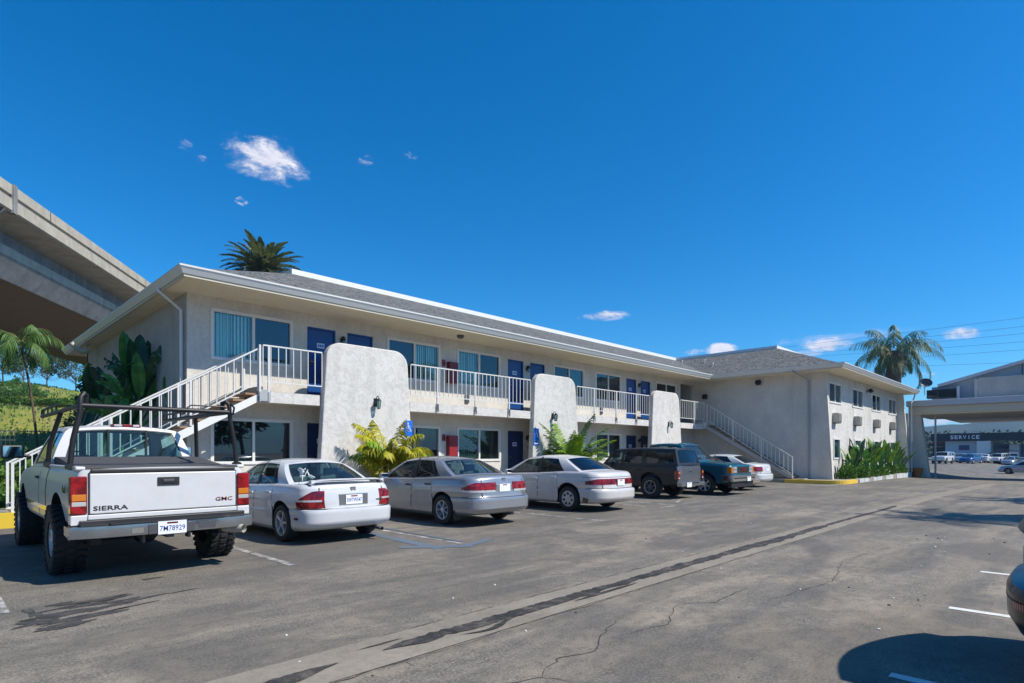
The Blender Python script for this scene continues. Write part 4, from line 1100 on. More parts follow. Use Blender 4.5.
def make_car(sp, name, loc, rz, label, cat, group=None, lite=False):
    B = Body(sp); pm = sp['paint']; g = sp['glass']
    root = empty(name, loc, rz, label, cat, group) if not lite else None
    out = {}
    bm_ = B.mesh(pm)
    axles = sp['axles']; wr_ = sp['wr']
    raw = bm_.mesh('body', weld=4e-4, fixn=True)
    me = cut_arches(raw, [(y, wr_+sp.get('arch_up', .02), wr_*sp.get('arch', 1.17)) for y in axles], sp['W'])
    sh, panes, rub = glasshouse(B, g, sp.get('cabpaint', pm))
    acc = MB()
    def emit(mb, nm, parent=root, smooth=None, bevel=0, **k):
        if lite: acc.add(mb); return None
        return mb.build(nm, parent, smooth=smooth, bevel=bevel, **k)
    if lite:
        b0 = len(acc.v); acc.v += [tuple(v.co) for v in me.vertices]
        nm_ = [x.name for x in me.materials]
        for p in me.polygons: acc.f.append([b0+i for i in p.vertices]); acc.m.append(nm_[p.material_index])
    else:
        ob = bpy.data.objects.new('body', me); COL.objects.link(ob); ob.parent = root
    emit(sh, 'roof', smooth=42, weld=3e-4)
    emit(rub, 'window_seal', smooth=60)
    emit(panes['windshield'], 'windshield', smooth=180); emit(panes['rear_window'], 'rear_window', smooth=180)
    for p in panes['side_window']: emit(p, 'side_window', smooth=180)
    for y, st in zip(axles, (sp['rim'], sp['rim'])):
        for sd in (1, -1): wheel(root, sd*(sp['W']/2-sp.get('wx', .115)), y, wr_, sp.get('ww', .20), st, sd, sp.get('rimr'), acc if lite else None)
    W = sp['W']
    if not lite:
        mb = MB(); seats(mb, sp['seats'], W, B.zt(0)-(.30 if sp['W'] > 1.9 else .14)); mb.obox((0, g['y'][0]-.12, B.zt(0)+.02), W*.72, .30, .10, Matrix.Rotation(0, 3, 'X'), 'interior')
        mb.tube([(-W*.21+.17*cos(a), sp['seats'][0]+.52+.05*sin(a), B.zt(0)+.06+.15*sin(a)) for a in [2*pi*k/14 for k in range(15)]], .014, 'interior')
        emit(mb, 'interior_trim', bevel=.03)
        # doors: proud skins with a dark gap round them
        for sd in (1, -1):
            for (y0, y1, zb_) in sp['doors']:
                q0, q1 = B.qside(y0), B.qside(y1)
                dz = lambda f, a=y0, b=y1: B.zt(a+(b-a)*f)-.012
                e = .010/(abs(y1-y0))*(q1-q0)
                gp = MB(); B.panel(gp, q0-e, q1+e, zb_-.008, lambda f: dz(f)+.004, .0016, 'black', sd, 10, 8)
                gp.build('door_gap', root)
                d = MB(); B.panel(d, q0, q1, zb_, dz, .0045, sp.get('doorpaint', pm), sd, 10, 8); D = d.build('door', root, smooth=40)
                h = MB(); yy = y0+.13; p = B.Pz(B.qside(yy), B.zt(yy)-sp.get('hz', .13), sd, .012)
                h.box(p.x-.02, p.x+.02, p.y-.09, p.y+.09, p.z-.018, p.z+.018, sp.get('handle', 'trim_black')); h.build('handle', D, bevel=.006)
            if sp.get('rub'):
                z = sp['rub']; mb = MB(); B.panel(mb, B.qside(axles[0]+wr_*1.3), B.qside(axles[1]-wr_*1.25), z-.022, z+.022, .014, sp.get('rubm', pm), sd, 24, 2); mb.build('side_moulding', root)
            # mirror
            mb = MB(); mp = Vector((sd*(W/2+.08), g['y'][0]-.42, B.zt(g['y'][0])+.08)); mb.obox(mp, .20, .10, .13, Matrix.Rotation(0, 3, 'X'), sp.get('mirror', pm)); mb.obox(mp-Vector((sd*.09, -.02, .04)), .12, .05, .05, Matrix.Rotation(0, 3, 'X'), 'trim_black')
            M_ = mb.build('side_mirror', root, bevel=.025)
            mb = MB(); mb.box(mp.x-.085, mp.x+.085, mp.y-.054, mp.y-.0515, mp.z-.05, mp.z+.05, 'chrome'); mb.build('mirror_glass', M_)
    for f in sp.get('extra', []): f(B, root, emit, sp)
    if lite:
        return acc
    return root

# ---- details shared by several cars
def lamps(spec):
    """spec: list of (name, where, a0, a1, z0, z1, material, off)"""
    def f(B, root, emit, sp):
        for (nm, where, a0, a1, z0, z1, m, off) in spec:
            for sd in (1, -1):
                if where == 'r': q0, q1 = (B.qrear(a0, .7) if a0 >= 0 else B.qside(-a0, .7)), 0
                mb = MB()
                def qq(a):
                    k, v = a
                    return B.qrear(v, .62) if k == 'r' else B.qfront(v, .62) if k == 'f' else B.qside(v, .62)
                B.panel(mb, qq(a0), qq(a1), z0, z1, off, m, sd, 8, 4)
                emit(mb, nm, smooth=60)
    return f
def rear_plate(z, y, txt, box=None, trim='trim_black'):
    def f(B, root, emit, sp):
        p = B.Pz(.0001, z); mb = MB()
        if box: mb.box(-box[0], box[0], p.y-.006, p.y+.03, z-box[1], z+box[1], trim)
        if box: emit(mb, 'plate_recess', bevel=.01)
        mb = MB(); plate(mb, (0, p.y-(.008 if box else .004)-y, z), txt); emit(mb, 'licence_plate')
    return f
def seam_rear(z, W, m='black', off=.002, h=.006):
    def f(B, root, emit, sp):
        mb = MB()
        for sd in (1, -1): B.panel(mb, 0.0, B.qside(-sp['L']/2+W, .5) if W > .3 else B.qrear(W, .5), z-h, z+h, off, m, sd, 20, 1)
        emit(mb, 'bumper_seam')
    return f
def trunk_lines(xw, z0, z1):
    def f(B, root, emit, sp):
        mb = MB()
        for sd in (1, -1):
            q = B.qrear(xw, .8); B.panel(mb, q-.012, q+.012, z0, z1, .002, 'black', sd, 1, 8)
        emit(mb, 'boot_gap')
    return f
def exhaust(x, z):
    def f(B, root, emit, sp):
        mb = MB(); y = -sp['L']/2; mb.tube([(x, y+.5, z), (x, y+.06, z), (x+.02, y-.01, z-.01)], .03, 'steel_dark', 10, caps=False); mb.tube([(x+.0, y+.1, z), (x+.02, y-.015, z-.01)], .034, 'chrome', 10, caps=False); emit(mb, 'exhaust_pipe', smooth=50)
    return f
def antenna(x, y, h):
    def f(B, root, emit, sp):
        mb = MB(); z = B.zt(y); mb.tube([(x, y, z), (x, y-.05, z+h)], .004, 'trim_black', 5); emit(mb, 'antenna')
    return f
def badge(z, txt=None, x=None, w=.12, sz=.05, m='steel_dark', emblem=True, zt=None):
    def f(B, root, emit, sp):
        mb = MB()
        if emblem:
            p = B.Pz(.0001, z); mb.box(-.035, -.022, p.y-.010, p.y-.002, z-.028, z+.028, 'chrome'); mb.box(.022, .035, p.y-.010, p.y-.002, z-.028, z+.028, 'chrome'); mb.box(-.024, .024, p.y-.009, p.y-.002, z-.008, z+.006, 'chrome')
            mb.box(-.05, .05, p.y-.004, p.y-.001, z-.04, z+.04, 'bumper_grey')
        if txt:
            q = B.qrear(abs(x), .7); p = B.Pz(q, zt or z); text_mb(mb, txt, TM((x, p.y-.008, zt or z), *FACE_S), sz, .003, m, .001, w)
        emit(mb, 'badge')
    return f
def spoiler(y, z, w, ends=.05):
    def f(B, root, emit, sp):
        mb = MB(); rows = []
        for i in range(21):
            u = 2*i/20-1; x = u*w; e = abs(u)**6; bz = B.ztop(x, y)
            zc = z - (z-bz-.01)*e; th = .026; ch = .17*(1-.3*e); yy = y+.09*u*u
            rows.append([(x, yy-ch, zc-.002), (x, yy-ch*.6, zc+th*.7), (x, yy+ch*.3, zc+th*.4), (x, yy+ch, zc-th*.3), (x, yy, zc-th), (x, yy-ch, zc-.002)])
        mb.grid(rows, sp['paint'])
        for s_ in (-1, 1): mb.box(s_*w*.93-.03, s_*w*.93+.03, y-.03, y+.07, B.ztop(w*.93, y)-.03, z, sp['paint'])
        emit(mb, 'spoiler', smooth=50, fixn=True)
    return f
def mudflap(y, z0, z1):
    def f(B, root, emit, sp):
        for sd in (-1, 1):
            mb = MB(); x = sd*(sp['W']/2-.115); mb.box(x-.10, x+.10, y-.008, y+.008, z0, z1, 'trim_black'); emit(mb, 'mudflap')
    return f

# ---- white sedan with a boot spoiler
sedanA = dict(L=4.67, W=1.76, paint='paint_white', crown=.045, cr=.42, cf=.75, nr=3.4, nf=2.6,
    lv=[(0,.90,-2.20,2.20),(.06,.965,-2.28,2.30),(.14,.985,-2.325,2.335),(.40,.99,-2.335,2.335),(.455,.985,-2.325,2.32),(.475,.965,-2.262,2.24),(.52,.985,-2.262,2.23),(.62,1.0,-2.26,2.21),(.80,.985,-2.245,2.16),(.93,.955,-2.225,2.08),(.98,.93,-2.19,2.02),(1,.90,-2.15,1.97)],
    zt=[(-2.33,.945),(-1.9,.965),(-1.3,.965),(-.6,.93),(.4,.90),(1.0,.885),(1.6,.83),(2.1,.73),(2.33,.66)], zb=[(-2.33,.26),(-1.9,.22),(-1.0,.17),(1.0,.17),(2.0,.2),(2.33,.24)],
    cab=(-1.25,.95), axles=(-1.37,1.35), wr=.315, ww=.205, rim='star', rimr=.215, arch=1.16, seats=(.10,-.75),
    glass=dict(wb=.79, wr=.56, zr=1.335, y=(1.02,.25,-.88,-1.52), cols=[(-1.52,-.88,0),(-1.12,-.72,'glass_tint'),(-.98,-.66,0),(-.95,-.64,'glass_tint'),(-.30,-.24,0),(-.22,-.18,'glass_tint'),(.78,.18,0),(1.02,.25,0)], crown=.045, arc=.05, bow=.16, vs=(.04,.90)),
    doors=[(-1.02,-.28,.245),(-.25,.88,.245)], rub=.50, handle='paint_white', mirror='paint_white',
    extra=[lamps([('tail_light',0,('s',-2.0),('r',.52),lambda f:.60,lambda f:.72+.16*min(1,f*1.5),'lens_red',.008),('reverse_lens',0,('s',-1.95),('r',.56),lambda f:.705,lambda f:.735,'lens_clear',.011),
                  ('head_light',0,('f',.45),('s',2.0),lambda f:.58,lambda f:.72,'lens_clear',.008),('side_marker',0,('s',-1.93),('s',-1.80),.41,.445,'lens_red_dark',.01)]),
           rear_plate(.725,.004,'5WTW547',(.27,.098),'bumper_grey'), badge(.895,'ACCORD',.50,.13,.035,zt=.70), trunk_lines(.60,.60,.93), spoiler(-2.08,1.055,.70), exhaust(.48,.20), antenna(-.72,-1.75,.30), seam_rear(.588,.5)])
# ---- silver sedan
sedanB = dict(sedanA, L=4.80, W=1.785, paint='paint_silver', rim='seven', rimr=.20, wr=.315,
    lv=[(0,.90,-2.27,2.27),(.06,.965,-2.34,2.37),(.14,.985,-2.395,2.40),(.40,.99,-2.40,2.40),(.455,.985,-2.385,2.385),(.49,.97,-2.32,2.31),(.54,.985,-2.315,2.30),(.62,1.0,-2.31,2.28),(.80,.985,-2.295,2.23),(.93,.955,-2.27,2.15),(.98,.93,-2.235,2.09),(1,.90,-2.19,2.04)],
    zt=[(-2.4,.985),(-1.9,1.01),(-1.3,1.0),(-.6,.95),(.4,.92),(1.0,.90),(1.6,.85),(2.1,.76),(2.4,.68)], zb=[(-2.4,.27),(-1.9,.23),(-1.0,.18),(1.0,.18),(2.0,.2),(2.4,.24)],
    axles=(-1.33,1.385), seats=(.12,-.75),
    glass=dict(wb=.80, wr=.57, zr=1.365, y=(1.10,.30,-.92,-1.58), cols=[(-1.58,-.92,0),(-1.18,-.74,'glass_tint'),(-1.04,-.68,0),(-1.0,-.66,'glass_tint'),(-.30,-.22,0),(-.20,-.15,'glass_tint'),(.86,.22,0),(1.10,.30,0)], crown=.045, arc=.05, bow=.17, vs=(.04,.90)),
    doors=[(-.98,-.28,.255),(-.25,.92,.255)], rub=None, handle='trim_black', mirror='paint_silver',
    extra=[lamps([('tail_light',0,('s',-1.98),('r',.24),lambda f:.735-.0*f,lambda f:.80+.10*min(1,f*2.2),'lens_red',.008),('tail_lens',0,('s',-2.0),('r',.27),lambda f:.70,lambda f:.745,'lens_clear',.010),
                  ('head_light',0,('f',.42),('s',2.05),lambda f:.58,lambda f:.74,'lens_clear',.008)]),
           rear_plate(.785,.004,None,(.22,.075),'paint_silver'), badge(.945), trunk_lines(.60,.60,.97), antenna(-.72,-1.8,.02), seam_rear(.60,.5), mudflap(-1.72,.12,.33)])
# ---- pearl sedan with a full width tail light
sedanC = dict(sedanA, L=4.94, W=1.85, paint='paint_pearl', rim='cap', rimr=.205, wr=.32, cr=.5, nr=2.9,
    lv=[(0,.90,-2.34,2.34),(.06,.965,-2.42,2.44),(.16,.985,-2.465,2.47),(.40,.99,-2.47,2.47),(.45,.985,-2.455,2.45),(.48,.965,-2.39,2.38),(.54,.985,-2.385,2.37),(.62,1.0,-2.38,2.35),(.80,.985,-2.365,2.30),(.93,.955,-2.34,2.20),(.98,.93,-2.30,2.14),(1,.90,-2.25,2.09)],
    zt=[(-2.47,.935),(-1.9,1.01),(-1.3,1.01),(-.6,.97),(.4,.93),(1.0,.91),(1.6,.86),(2.1,.77),(2.47,.68)], zb=[(-2.47,.25),(-1.9,.21),(-1.0,.19),(1.0,.19),(2.0,.2),(2.47,.24)],
    axles=(-1.37,1.40), seats=(.10,-.78), arch=1.24,
    glass=dict(wb=.83, wr=.59, zr=1.38, y=(1.12,.28,-1.02,-1.70), gr='glass_tint', cols=[(-1.70,-1.02,0),(-1.20,-.80,'glass_tint'),(-.35,-.28,0),(-.26,-.22,'glass_tint'),(.86,.20,0),(1.12,.28,0)], crown=.05, arc=.05, bow=.17, vs=(.04,.90)),
    doors=[(-1.0,-.33,.265),(-.30,.92,.265)], rub=.50, handle='paint_pearl', mirror='paint_pearl',
    extra=[lamps([('tail_light',0,('s',-1.98),('r',.0),lambda f:.70,lambda f:.785+.06*min(1,f*2.5),'lens_red',.008),('head_light',0,('f',.42),('s',2.05),lambda f:.58,lambda f:.73,'lens_clear',.008)]),
           rear_plate(.745,.012,None,(.19,.085),'black'), trunk_lines(.66,.60,.69), seam_rear(.60,.5), seam_rear(.885,.6,'black',.003,.004)])

def decal(B, root, emit, sp):
    mb = MB()
    for k in range(9):
        x = -.44+.12*sin(k*2.3)*.7; z = 1.10+.07*cos(k*1.7); y = -1.50+(z-.98)*1.75*.95
        mb.obox((x, -1.40+(z-1.05)*1.55-.10*(1-(x/.7)**2), z+.035), .10, .07, .006, Matrix.Rotation(.6+k*.5, 3, 'Y')@Matrix.Rotation(.55, 3, 'X'), 'white')
    emit(mb, 'window_ornament')
sedanA['extra'].append(decal)
make_car(sedanA, 'parked_car', (5.14, 11.05, 0), 0, 'white sedan with a boot spoiler parked right of the pickup', 'car', 'cars parked nose in along the motel')
def shade(B, root, emit, sp):
    g = sp['glass']; mb = MB(); mb.obox((0, (g['y'][0]+g['y'][1])/2-.10, (B.zt(g['y'][0])+g['zr'])/2+.02), 1.10, .02, .50, Matrix.Rotation(.95, 3, 'X'), 'sunshade'); emit(mb, 'sunshade')
sedanB['extra'].append(shade)
def primer(B, root, emit, sp):
    mb = MB(); B.panel(mb, B.qside(-2.02), B.qside(-1.78), .235, lambda f: .33+.05*f, .0035, 'rust', -1, 8, 4); emit(mb, 'primer_patch')
simple('rust', (.16, .10, .065), .8)
sedanC['extra'].append(primer)
make_car(sedanB, 'parked_car', (8.52, 10.90, 0), 0, 'silver sedan with wide red tail lights parked between two white sedans', 'car', 'cars parked nose in along the motel')
make_car(sedanC, 'parked_car', (12.68, 10.92, 0), 0, 'pearl white sedan with a full width red tail light, left of the black wagon', 'car', 'cars parked nose in along the motel')

# ---- black off-road wagon, its sunlit tailgate painted paler
def wagon_rear(B, root, emit, sp):
    mb = MB(); y = -sp['L']/2
    for sd in (1, -1): B.panel(mb, 0, B.qrear(sp['W']*.47, .6), .56, B.zt(-2)-.01, .010, 'paint_suv_rear_lit', sd, 8, 6)
    T = emit(mb, 'tailgate', smooth=50)
    h = MB(); h.box(-.09, .09, y-.035, y, .90, .95, 'chrome'); emit(h, 'handle', bevel=.008)
    mb = MB(); mb.box(-.80, .80, y-.10, y+.05, .42, .56, 'bumper_grey'); mb.box(-.4, .4, y-.105, y-.09, .50, .545, 'trim_black'); emit(mb, 'rear_bumper', bevel=.03)
    mb = MB(); plate(mb, (-.30, y-.108, .47), None); emit(mb, 'licence_plate')
    for sd in (-1, 1):
        mb = MB(); mb.box(sd*.80-.055, sd*.80+.055, y-.022, y+.12, .64, .93, 'lens_red'); mb.box(sd*.80-.05, sd*.80+.058, y-.026, y+.10, .83, .90, 'lens_amber'); mb.box(sd*.80-.05, sd*.80+.05, y-.028, y-.0, .66, .71, 'lens_clear'); emit(mb, 'tail_light', bevel=.01)
    mb = MB(); mb.tube([(.45, y+.4, .30), (.45, y-.02, .28)], .03, 'steel_dark', 8); emit(mb, 'exhaust_pipe')
wagon = dict(L=4.35, W=1.70, paint='paint_charcoal', crown=.03, cr=.12, cf=.35, nr=5, nf=4,
    lv=[(0,.93,-2.12,2.10),(.06,.97,-2.16,2.17),(.45,.99,-2.175,2.175),(.60,1.0,-2.17,2.16),(.9,.985,-2.15,2.12),(1,.95,-2.13,2.06)],
    zt=[(-2.175,1.10),(-1.0,1.09),(.5,1.08),(1.0,1.06),(1.8,1.02),(2.175,.97)], zb=[(-2.175,.50),(-1.6,.42),(-1.0,.36),(1.0,.36),(2.175,.45)],
    cab=(-2.0,.80), axles=(-1.15,1.45), wr=.375, ww=.25, rim='dark', rimr=.22, arch=1.2, arch_up=.05, seats=(.05,-.8),
    glass=dict(wb=.80, wr=.66, zr=1.645, y=(.82,.30,-1.98,-2.13), gr='glass_tint', cols=[(-2.13,-1.98,0),(-2.02,-1.90,'glass_tint'),(-.95,-.92,0),(-.82,-.80,'glass_tint'),(-.10,-.10,0),(0,-.02,'glass_tint'),(.66,.22,0),(.82,.30,0)], crown=.03, arc=.03, bow=.05, vs=(.06,.90), bulge=.02, bodyB=True),
    doors=[(-.80,-.08,.42),(-.04,.72,.42)], rub=None, handle='trim_black', mirror='black', extra=[wagon_rear])
make_car(wagon, 'parked_car', (17.85, 11.45, 0), 0, 'black boxy off-road wagon, its sunlit tailgate painted paler, beside the teal pickup', 'car', 'cars parked nose in along the motel')

# ---- teal long wagon backed in, facing the aisle
def sub_front(B, root, emit, sp):
    y = sp['L']/2; W = sp['W']
    mb = MB(); mb.box(-W/2+.02, W/2-.02, y-.04, y+.07, .50, .72, 'chrome'); mb.box(-W/2-.01, -W/2+.05, y-.30, y+.03, .51, .71, 'chrome'); mb.box(W/2-.05, W/2+.01, y-.30, y+.03, .51, .71, 'chrome'); mb.box(-W/2+.1, W/2-.1, y+.066, y+.078, .59, .635, 'trim_black'); emit(mb, 'front_bumper', bevel=.025)
    mb = MB(); mb.box(-W/2+.05, W/2-.05, y-.14, y-.0, .28, .50, 'trim_black'); emit(mb, 'air_dam', bevel=.02)
    mb = MB(); mb.box(-.50, .50, y-.03, y+.012, .77, 1.02, 'chrome'); mb.box(-.475, .475, y+.010, y+.016, .79, 1.00, 'black')
    for k in range(5): mb.box(-.47, .47, y+.014, y+.02, .81+.04*k, .815+.04*k, 'steel_dark')
    G = emit(mb, 'grille', bevel=.006)
    mb = MB(); text_mb(mb, 'GMC', TM((0, y+.022, .895), (-1, 0, 0), (0, 0, 1)), .17, .004, 'lens_red', .006, .34); emit(mb, 'badge')
    for sd in (-1, 1):
        for z in (.80, .915):
            mb = MB(); mb.box(min(sd*.53, sd*.80), max(sd*.53, sd*.80), y-.03, y+.014, z, z+.095, 'lens_clear'); emit(mb, 'head_light', bevel=.012)
        mb = MB(); mb.box(min(sd*.81, sd*.955), max(sd*.81, sd*.955), y-.16, y+.006, .79, 1.01, 'lens_amber'); emit(mb, 'side_marker', bevel=.02)
    mb = MB(); plate(mb, (-.35, y+.08, .57), None, 1); emit(mb, 'licence_plate')
sub = dict(L=5.2, W=1.95, paint='paint_teal_shade', crown=.04, cr=.15, cf=.30, nr=5, nf=5,
    lv=[(0,.93,-2.53,2.47),(.08,.98,-2.59,2.55),(.45,1.0,-2.60,2.60),(.70,.995,-2.59,2.60),(.9,.985,-2.57,2.59),(.97,.96,-2.55,2.57),(1,.94,-2.53,2.53)],
    zt=[(-2.6,1.20),(-1.0,1.20),(.6,1.18),(1.25,1.16),(2.15,1.10),(2.6,1.05)], zb=[(-2.6,.46),(-1.6,.40),(.9,.38),(2.2,.42),(2.6,.46)],
    cab=(-.85,1.05), axles=(-1.5,1.6), wr=.365, ww=.24, rim='six', rimr=.235, arch=1.22, arch_up=.05, seats=(.30,-.3),
    cabpaint='paint_teal_shade', glass=dict(wb=.92, wr=.73, zr=1.84, y=(1.18,.52,-.72,-.85), gf='glass_teal', gr='glass_tint', cols=[(-.85,-.72,0),(-.74,-.64,'glass_tint'),(-.42,-.40,0),(-.34,-.32,'glass_car'),(.95,.42,0),(1.18,.52,0)], crown=.04, arc=.04, bow=.10, vs=(.06,.90), bulge=.02, bodyB=True),
    doors=[(-.36,1.0,.44)], rub=None, handle='chrome', mirror='black', extra=[sub_front])
tk = make_car(sub, 'parked_car', (20.72, 11.35, 0), pi, 'dark teal pickup with chrome bumper facing the aisle', 'car', 'cars backed in along the motel')
# its sunlit bonnet painted a brighter teal: a skin over the deck
Bs = Body(sub); mb = MB()
mb.grid([[( .97*Bs.xy(1.99, 1)[0]*u, y, Bs.ztop(.97*Bs.xy(1.99, 1)[0]*u, y)+.006) for u in [k/8-1 for k in range(17)]] for y in [1.30+1.20*k/10 for k in range(11)]], 'paint_teal_lit')
mb.build('bonnet', tk, smooth=60)
# ---- gold sedan backed in and a white sedan farther on
goldc = dict(sedanB, paint='paint_gold', rim='cap', mirror='paint_gold', extra=[lamps([('head_light',0,('f',.40),('s',2.05),lambda f:.58,lambda f:.76,'lens_clear',.008),('tail_light',0,('s',-2.0),('r',.3),.7,.88,'lens_red',.008)]), seam_rear(.60,.5)])
make_car(goldc, 'parked_car', (23.55, 11.75, 0), pi, 'gold sedan facing the aisle between the teal pickup and the white sedan', 'car', 'cars backed in along the motel')
whitec = dict(sedanC, paint='paint_white', rim='cap', mirror='paint_white', handle='paint_white', extra=[lamps([('tail_light',0,('s',-2.10),('r',.46),.70,.90,'lens_red',.008),('head_light',0,('f',.42),('s',2.05),lambda f:.58,lambda f:.73,'lens_clear',.008)]), rear_plate(.80,.004,None), seam_rear(.60,.5), trunk_lines(.6,.6,.9)])
make_car(whitec, 'parked_car', (26.2, 12.35, 0), 0, 'white sedan with red corner tail lights nearest the far staircase', 'car', 'cars parked nose in along the motel')

# ---- dark hatchback at the right edge
hatch = dict(L=4.25, W=1.76, paint='paint_dark', crown=.04, cr=.42, cf=.6, nr=3.0, nf=2.8,
    lv=[(0,.90,-1.99,2.0),(.08,.965,-2.07,2.1),(.20,.985,-2.12,2.125),(.44,.99,-2.125,2.12),(.50,.985,-2.10,2.1),(.54,.97,-2.03,2.05),(.60,.99,-2.03,2.03),(.8,.985,-2.01,1.98),(.93,.95,-1.98,1.9),(1,.90,-1.93,1.84)],
    zt=[(-2.125,.98),(-1.3,.98),(0,.95),(.9,.92),(1.5,.87),(2.125,.72)], zb=[(-2.125,.30),(-1.6,.22),(1.0,.18),(2.125,.26)],
    cab=(-1.6,.9), axles=(-1.28,1.35), wr=.315, ww=.205, rim='seven', arch=1.16, seats=(.05,-.75),
    glass=dict(wb=.79, wr=.58, zr=1.60, y=(1.10,.35,-1.66,-1.92), gr='glass_tint', cols=[(-1.92,-1.66,0),(-1.58,-1.42,'glass_tint'),(-1.1,-.95,0),(-1.05,-.9,'glass_tint'),(-.3,-.24,0),(-.22,-.18,'glass_tint'),(.86,.28,0),(1.10,.35,0)], crown=.045, arc=.05, bow=.14, vs=(.04,.90)),
    doors=[(-.95,-.25,.26),(-.22,.9,.26)], rub=None, handle='trim_black', mirror='paint_dark',
    extra=[lamps([('tail_light',0,('s',-1.72),('r',.55),.72,.90,'lens_red',.008),('head_light',0,('f',.42),('s',1.75),.58,.72,'lens_clear',.008),('side_reflector',0,('r',.78),('r',.62),.52,.56,'lens_red',.008)]), rear_plate(.78,.004,None), seam_rear(.56,.5)])
make_car(hatch, 'parked_car', (5.50, -1.735, 0), pi, 'dark grey tall hatchback cut off by the right edge of the picture', 'car')

# ---- white pickup with a rack
def pickup_parts(B, root, emit, sp):
    y = -sp['L']/2; W = sp['W']
    # tailgate skin, lamps, bumper
    t = MB(); B_ = .0
    t.box(-.80, .80, y-.018, y+.03, .80, 1.265, 'paint_truck_white'); TG = t.build('tailgate', root, bevel=.012)
    t = MB(); t.box(-.808, .808, y-.004, y+.03, .79, 1.275, 'black'); t.build('tailgate_gap', root)
    t = MB(); t.box(-.79, .79, y-.024, y+.03, 1.266, 1.315, 'trim_black'); t.build('tailgate_cap', TG, bevel=.012)
    t = MB(); t.box(-.12, .12, y-.030, y-.019, 1.105, 1.205, 'trim_black'); t.box(-.085, .085, y-.034, y-.031, 1.125, 1.185, 'black'); t.box(-.06, .06, y-.042, y-.035, 1.148, 1.178, 'steel_dark'); t.build('tailgate_handle', TG, bevel=.01)
    t = MB(); text_mb(t, 'SIERRA', TM((-.60, y-.0195, .862), *FACE_S), .072, .004, 'trim_black', .0008, .34); text_mb(t, 'GMC', TM((.65, y-.0195, .90), *FACE_S), .068, .004, 'lens_red_dark', .0004, .21); t.build('lettering', TG)
    for sd in (-1, 1):
        t = MB(); x0, x1 = sorted((sd*.822, sd*(W/2+.004)))
        t.box(x0, x1, y-.020, y+.11, .80, 1.235, 'lens_red'); L_ = t.build('tail_light', root, bevel=.015)
        t = MB(); t.box(x0+.012, x1-.012, y-.0225, y+.105, .955, 1.03, 'lens_amber'); t.box(x0+.012, x1-.012, y-.0225, y+.10, .895, .945, 'lens_clear'); t.build('lamp_lens', L_, bevel=.004)
        # white corner below the lamp
        t = MB(); t.box(x0, x1+.0, y-.012, y+.12, .68, .795, 'paint_truck_white'); t.build('bed_corner', root, bevel=.012)
    t = MB(); P = []
    for k in range(17):
        u = 2*k/16-1; x = u*(W/2+.02); P.append((x, y-.16+.10*abs(u)**5))
    Q = [(x, yy+.03) for x, yy in P]
    t.grid([[(x, yy+.05, .52) for x, yy in P], [(x, yy, .535) for x, yy in P], [(x, yy-.004, .62) for x, yy in P], [(x, yy, .665) for x, yy in P], [(x, y+.02, .672) for x, yy in P], [(x, y+.02, .56) for x, yy in P], [(x, yy+.05, .52) for x, yy in P]], 'bumper_grey', flip=True)
    for sd in (-1, 1):
        xx = sd*(W/2+.02); t.grid([[(xx, y-.06, .52), (xx, y+.28, .56)], [(xx, y-.06, .66), (xx, y+.28, .66)]], 'bumper_grey', flip=(sd < 0)); t.grid([[(xx-sd*.03, y-.06, .52), (xx-sd*.03, y+.28, .56)], [(xx-sd*.03, y-.06, .66), (xx-sd*.03, y+.28, .66)]], 'bumper_grey', flip=(sd > 0))
    BP = t.build('rear_bumper', root, smooth=40)
    t = MB(); t.box(-.62, .62, y-.150, y-.02, .672, .684, 'trim_black'); t.box(-.25, .25, y-.175, y-.155, .535, .65, 'steel_dark'); t.box(-.42, -.30, y-.168, y-.15, .56, .62, 'chrome'); t.box(.30, .5, y-.168, y-.15, .56, .64, 'steel_dark'); t.build('bumper_step', BP)
    t = MB(); plate(t, (0, y-.178, .60), '7M78929'); t.build('licence_plate', root)
    t = MB(); t.box(-.815, .815, y-.012, y+.06, .735, .79, 'paint_truck_white'); t.build('valance', root, bevel=.008)
    t = MB(); t.box(-.90, .90, y-.06, y+.06, .668, .733, 'trim_black'); t.build('step_pad', BP, bevel=.01)
    t = MB(); t.box(-.5, .5, y+.1, y+.18, .50, .60, 'black'); t.box(-.04, .04, y-.10, y+.2, .47, .54, 'steel_dark'); t.box(-.28, -.25, y-.02, y+.1, .42, .52, 'steel_dark'); t.box(.22, .25, y-.02, y+.1, .44, .52, 'steel_dark'); t.box(-.75, -.65, y+.2, y+4.4, .42, .54, 'black'); t.box(.65, .75, y+.2, y+4.4, .42, .54, 'black')
    t.tube([(-.95, sp['axles'][0], .42), (.95, sp['axles'][0], .42)], .06, 'black', 10); t.lathe([(.001, -.14), (.13, -.10), (.15, 0), (.13, .10), (.001, .14)], 'black', 14, 'y', (0, sp['axles'][0], .42)); t.build('chassis', root)
    t = MB(); t.tube([(.62, y+.9, .50), (.66, y+.3, .50), (.80, y-.02, .50)], .045, 'steel_dark', 12, caps=False); t.tube([(.70, y+.12, .505), (.86, y-.14, .50)], .055, 'terracotta' if 0 else 'ac_beige', 12, caps=False); t.build('exhaust_pipe', root, smooth=50)
    # bed sides stand above the tonneau, the cover is soft and dark
    t = MB(); cy = [y+.03+1.97*k/12 for k in range(13)]
    t.grid([[(x, yy, 1.322+.125*sstep(y+.2, y+2.0, yy)+.012*sin(k*2.1)*(1-abs(x)/.86)) for x in (-.86, -.84, -.4, 0, .4, .84, .86)] for k, yy in enumerate(cy)], 'cover')
    for sd in (-1, 1): t.grid([[(sd*.86, yy, 1.30) for yy in cy], [(sd*.86, yy, 1.322+.125*sstep(y+.2, y+2.0, yy)) for yy in cy]], 'cover', flip=(sd < 0))
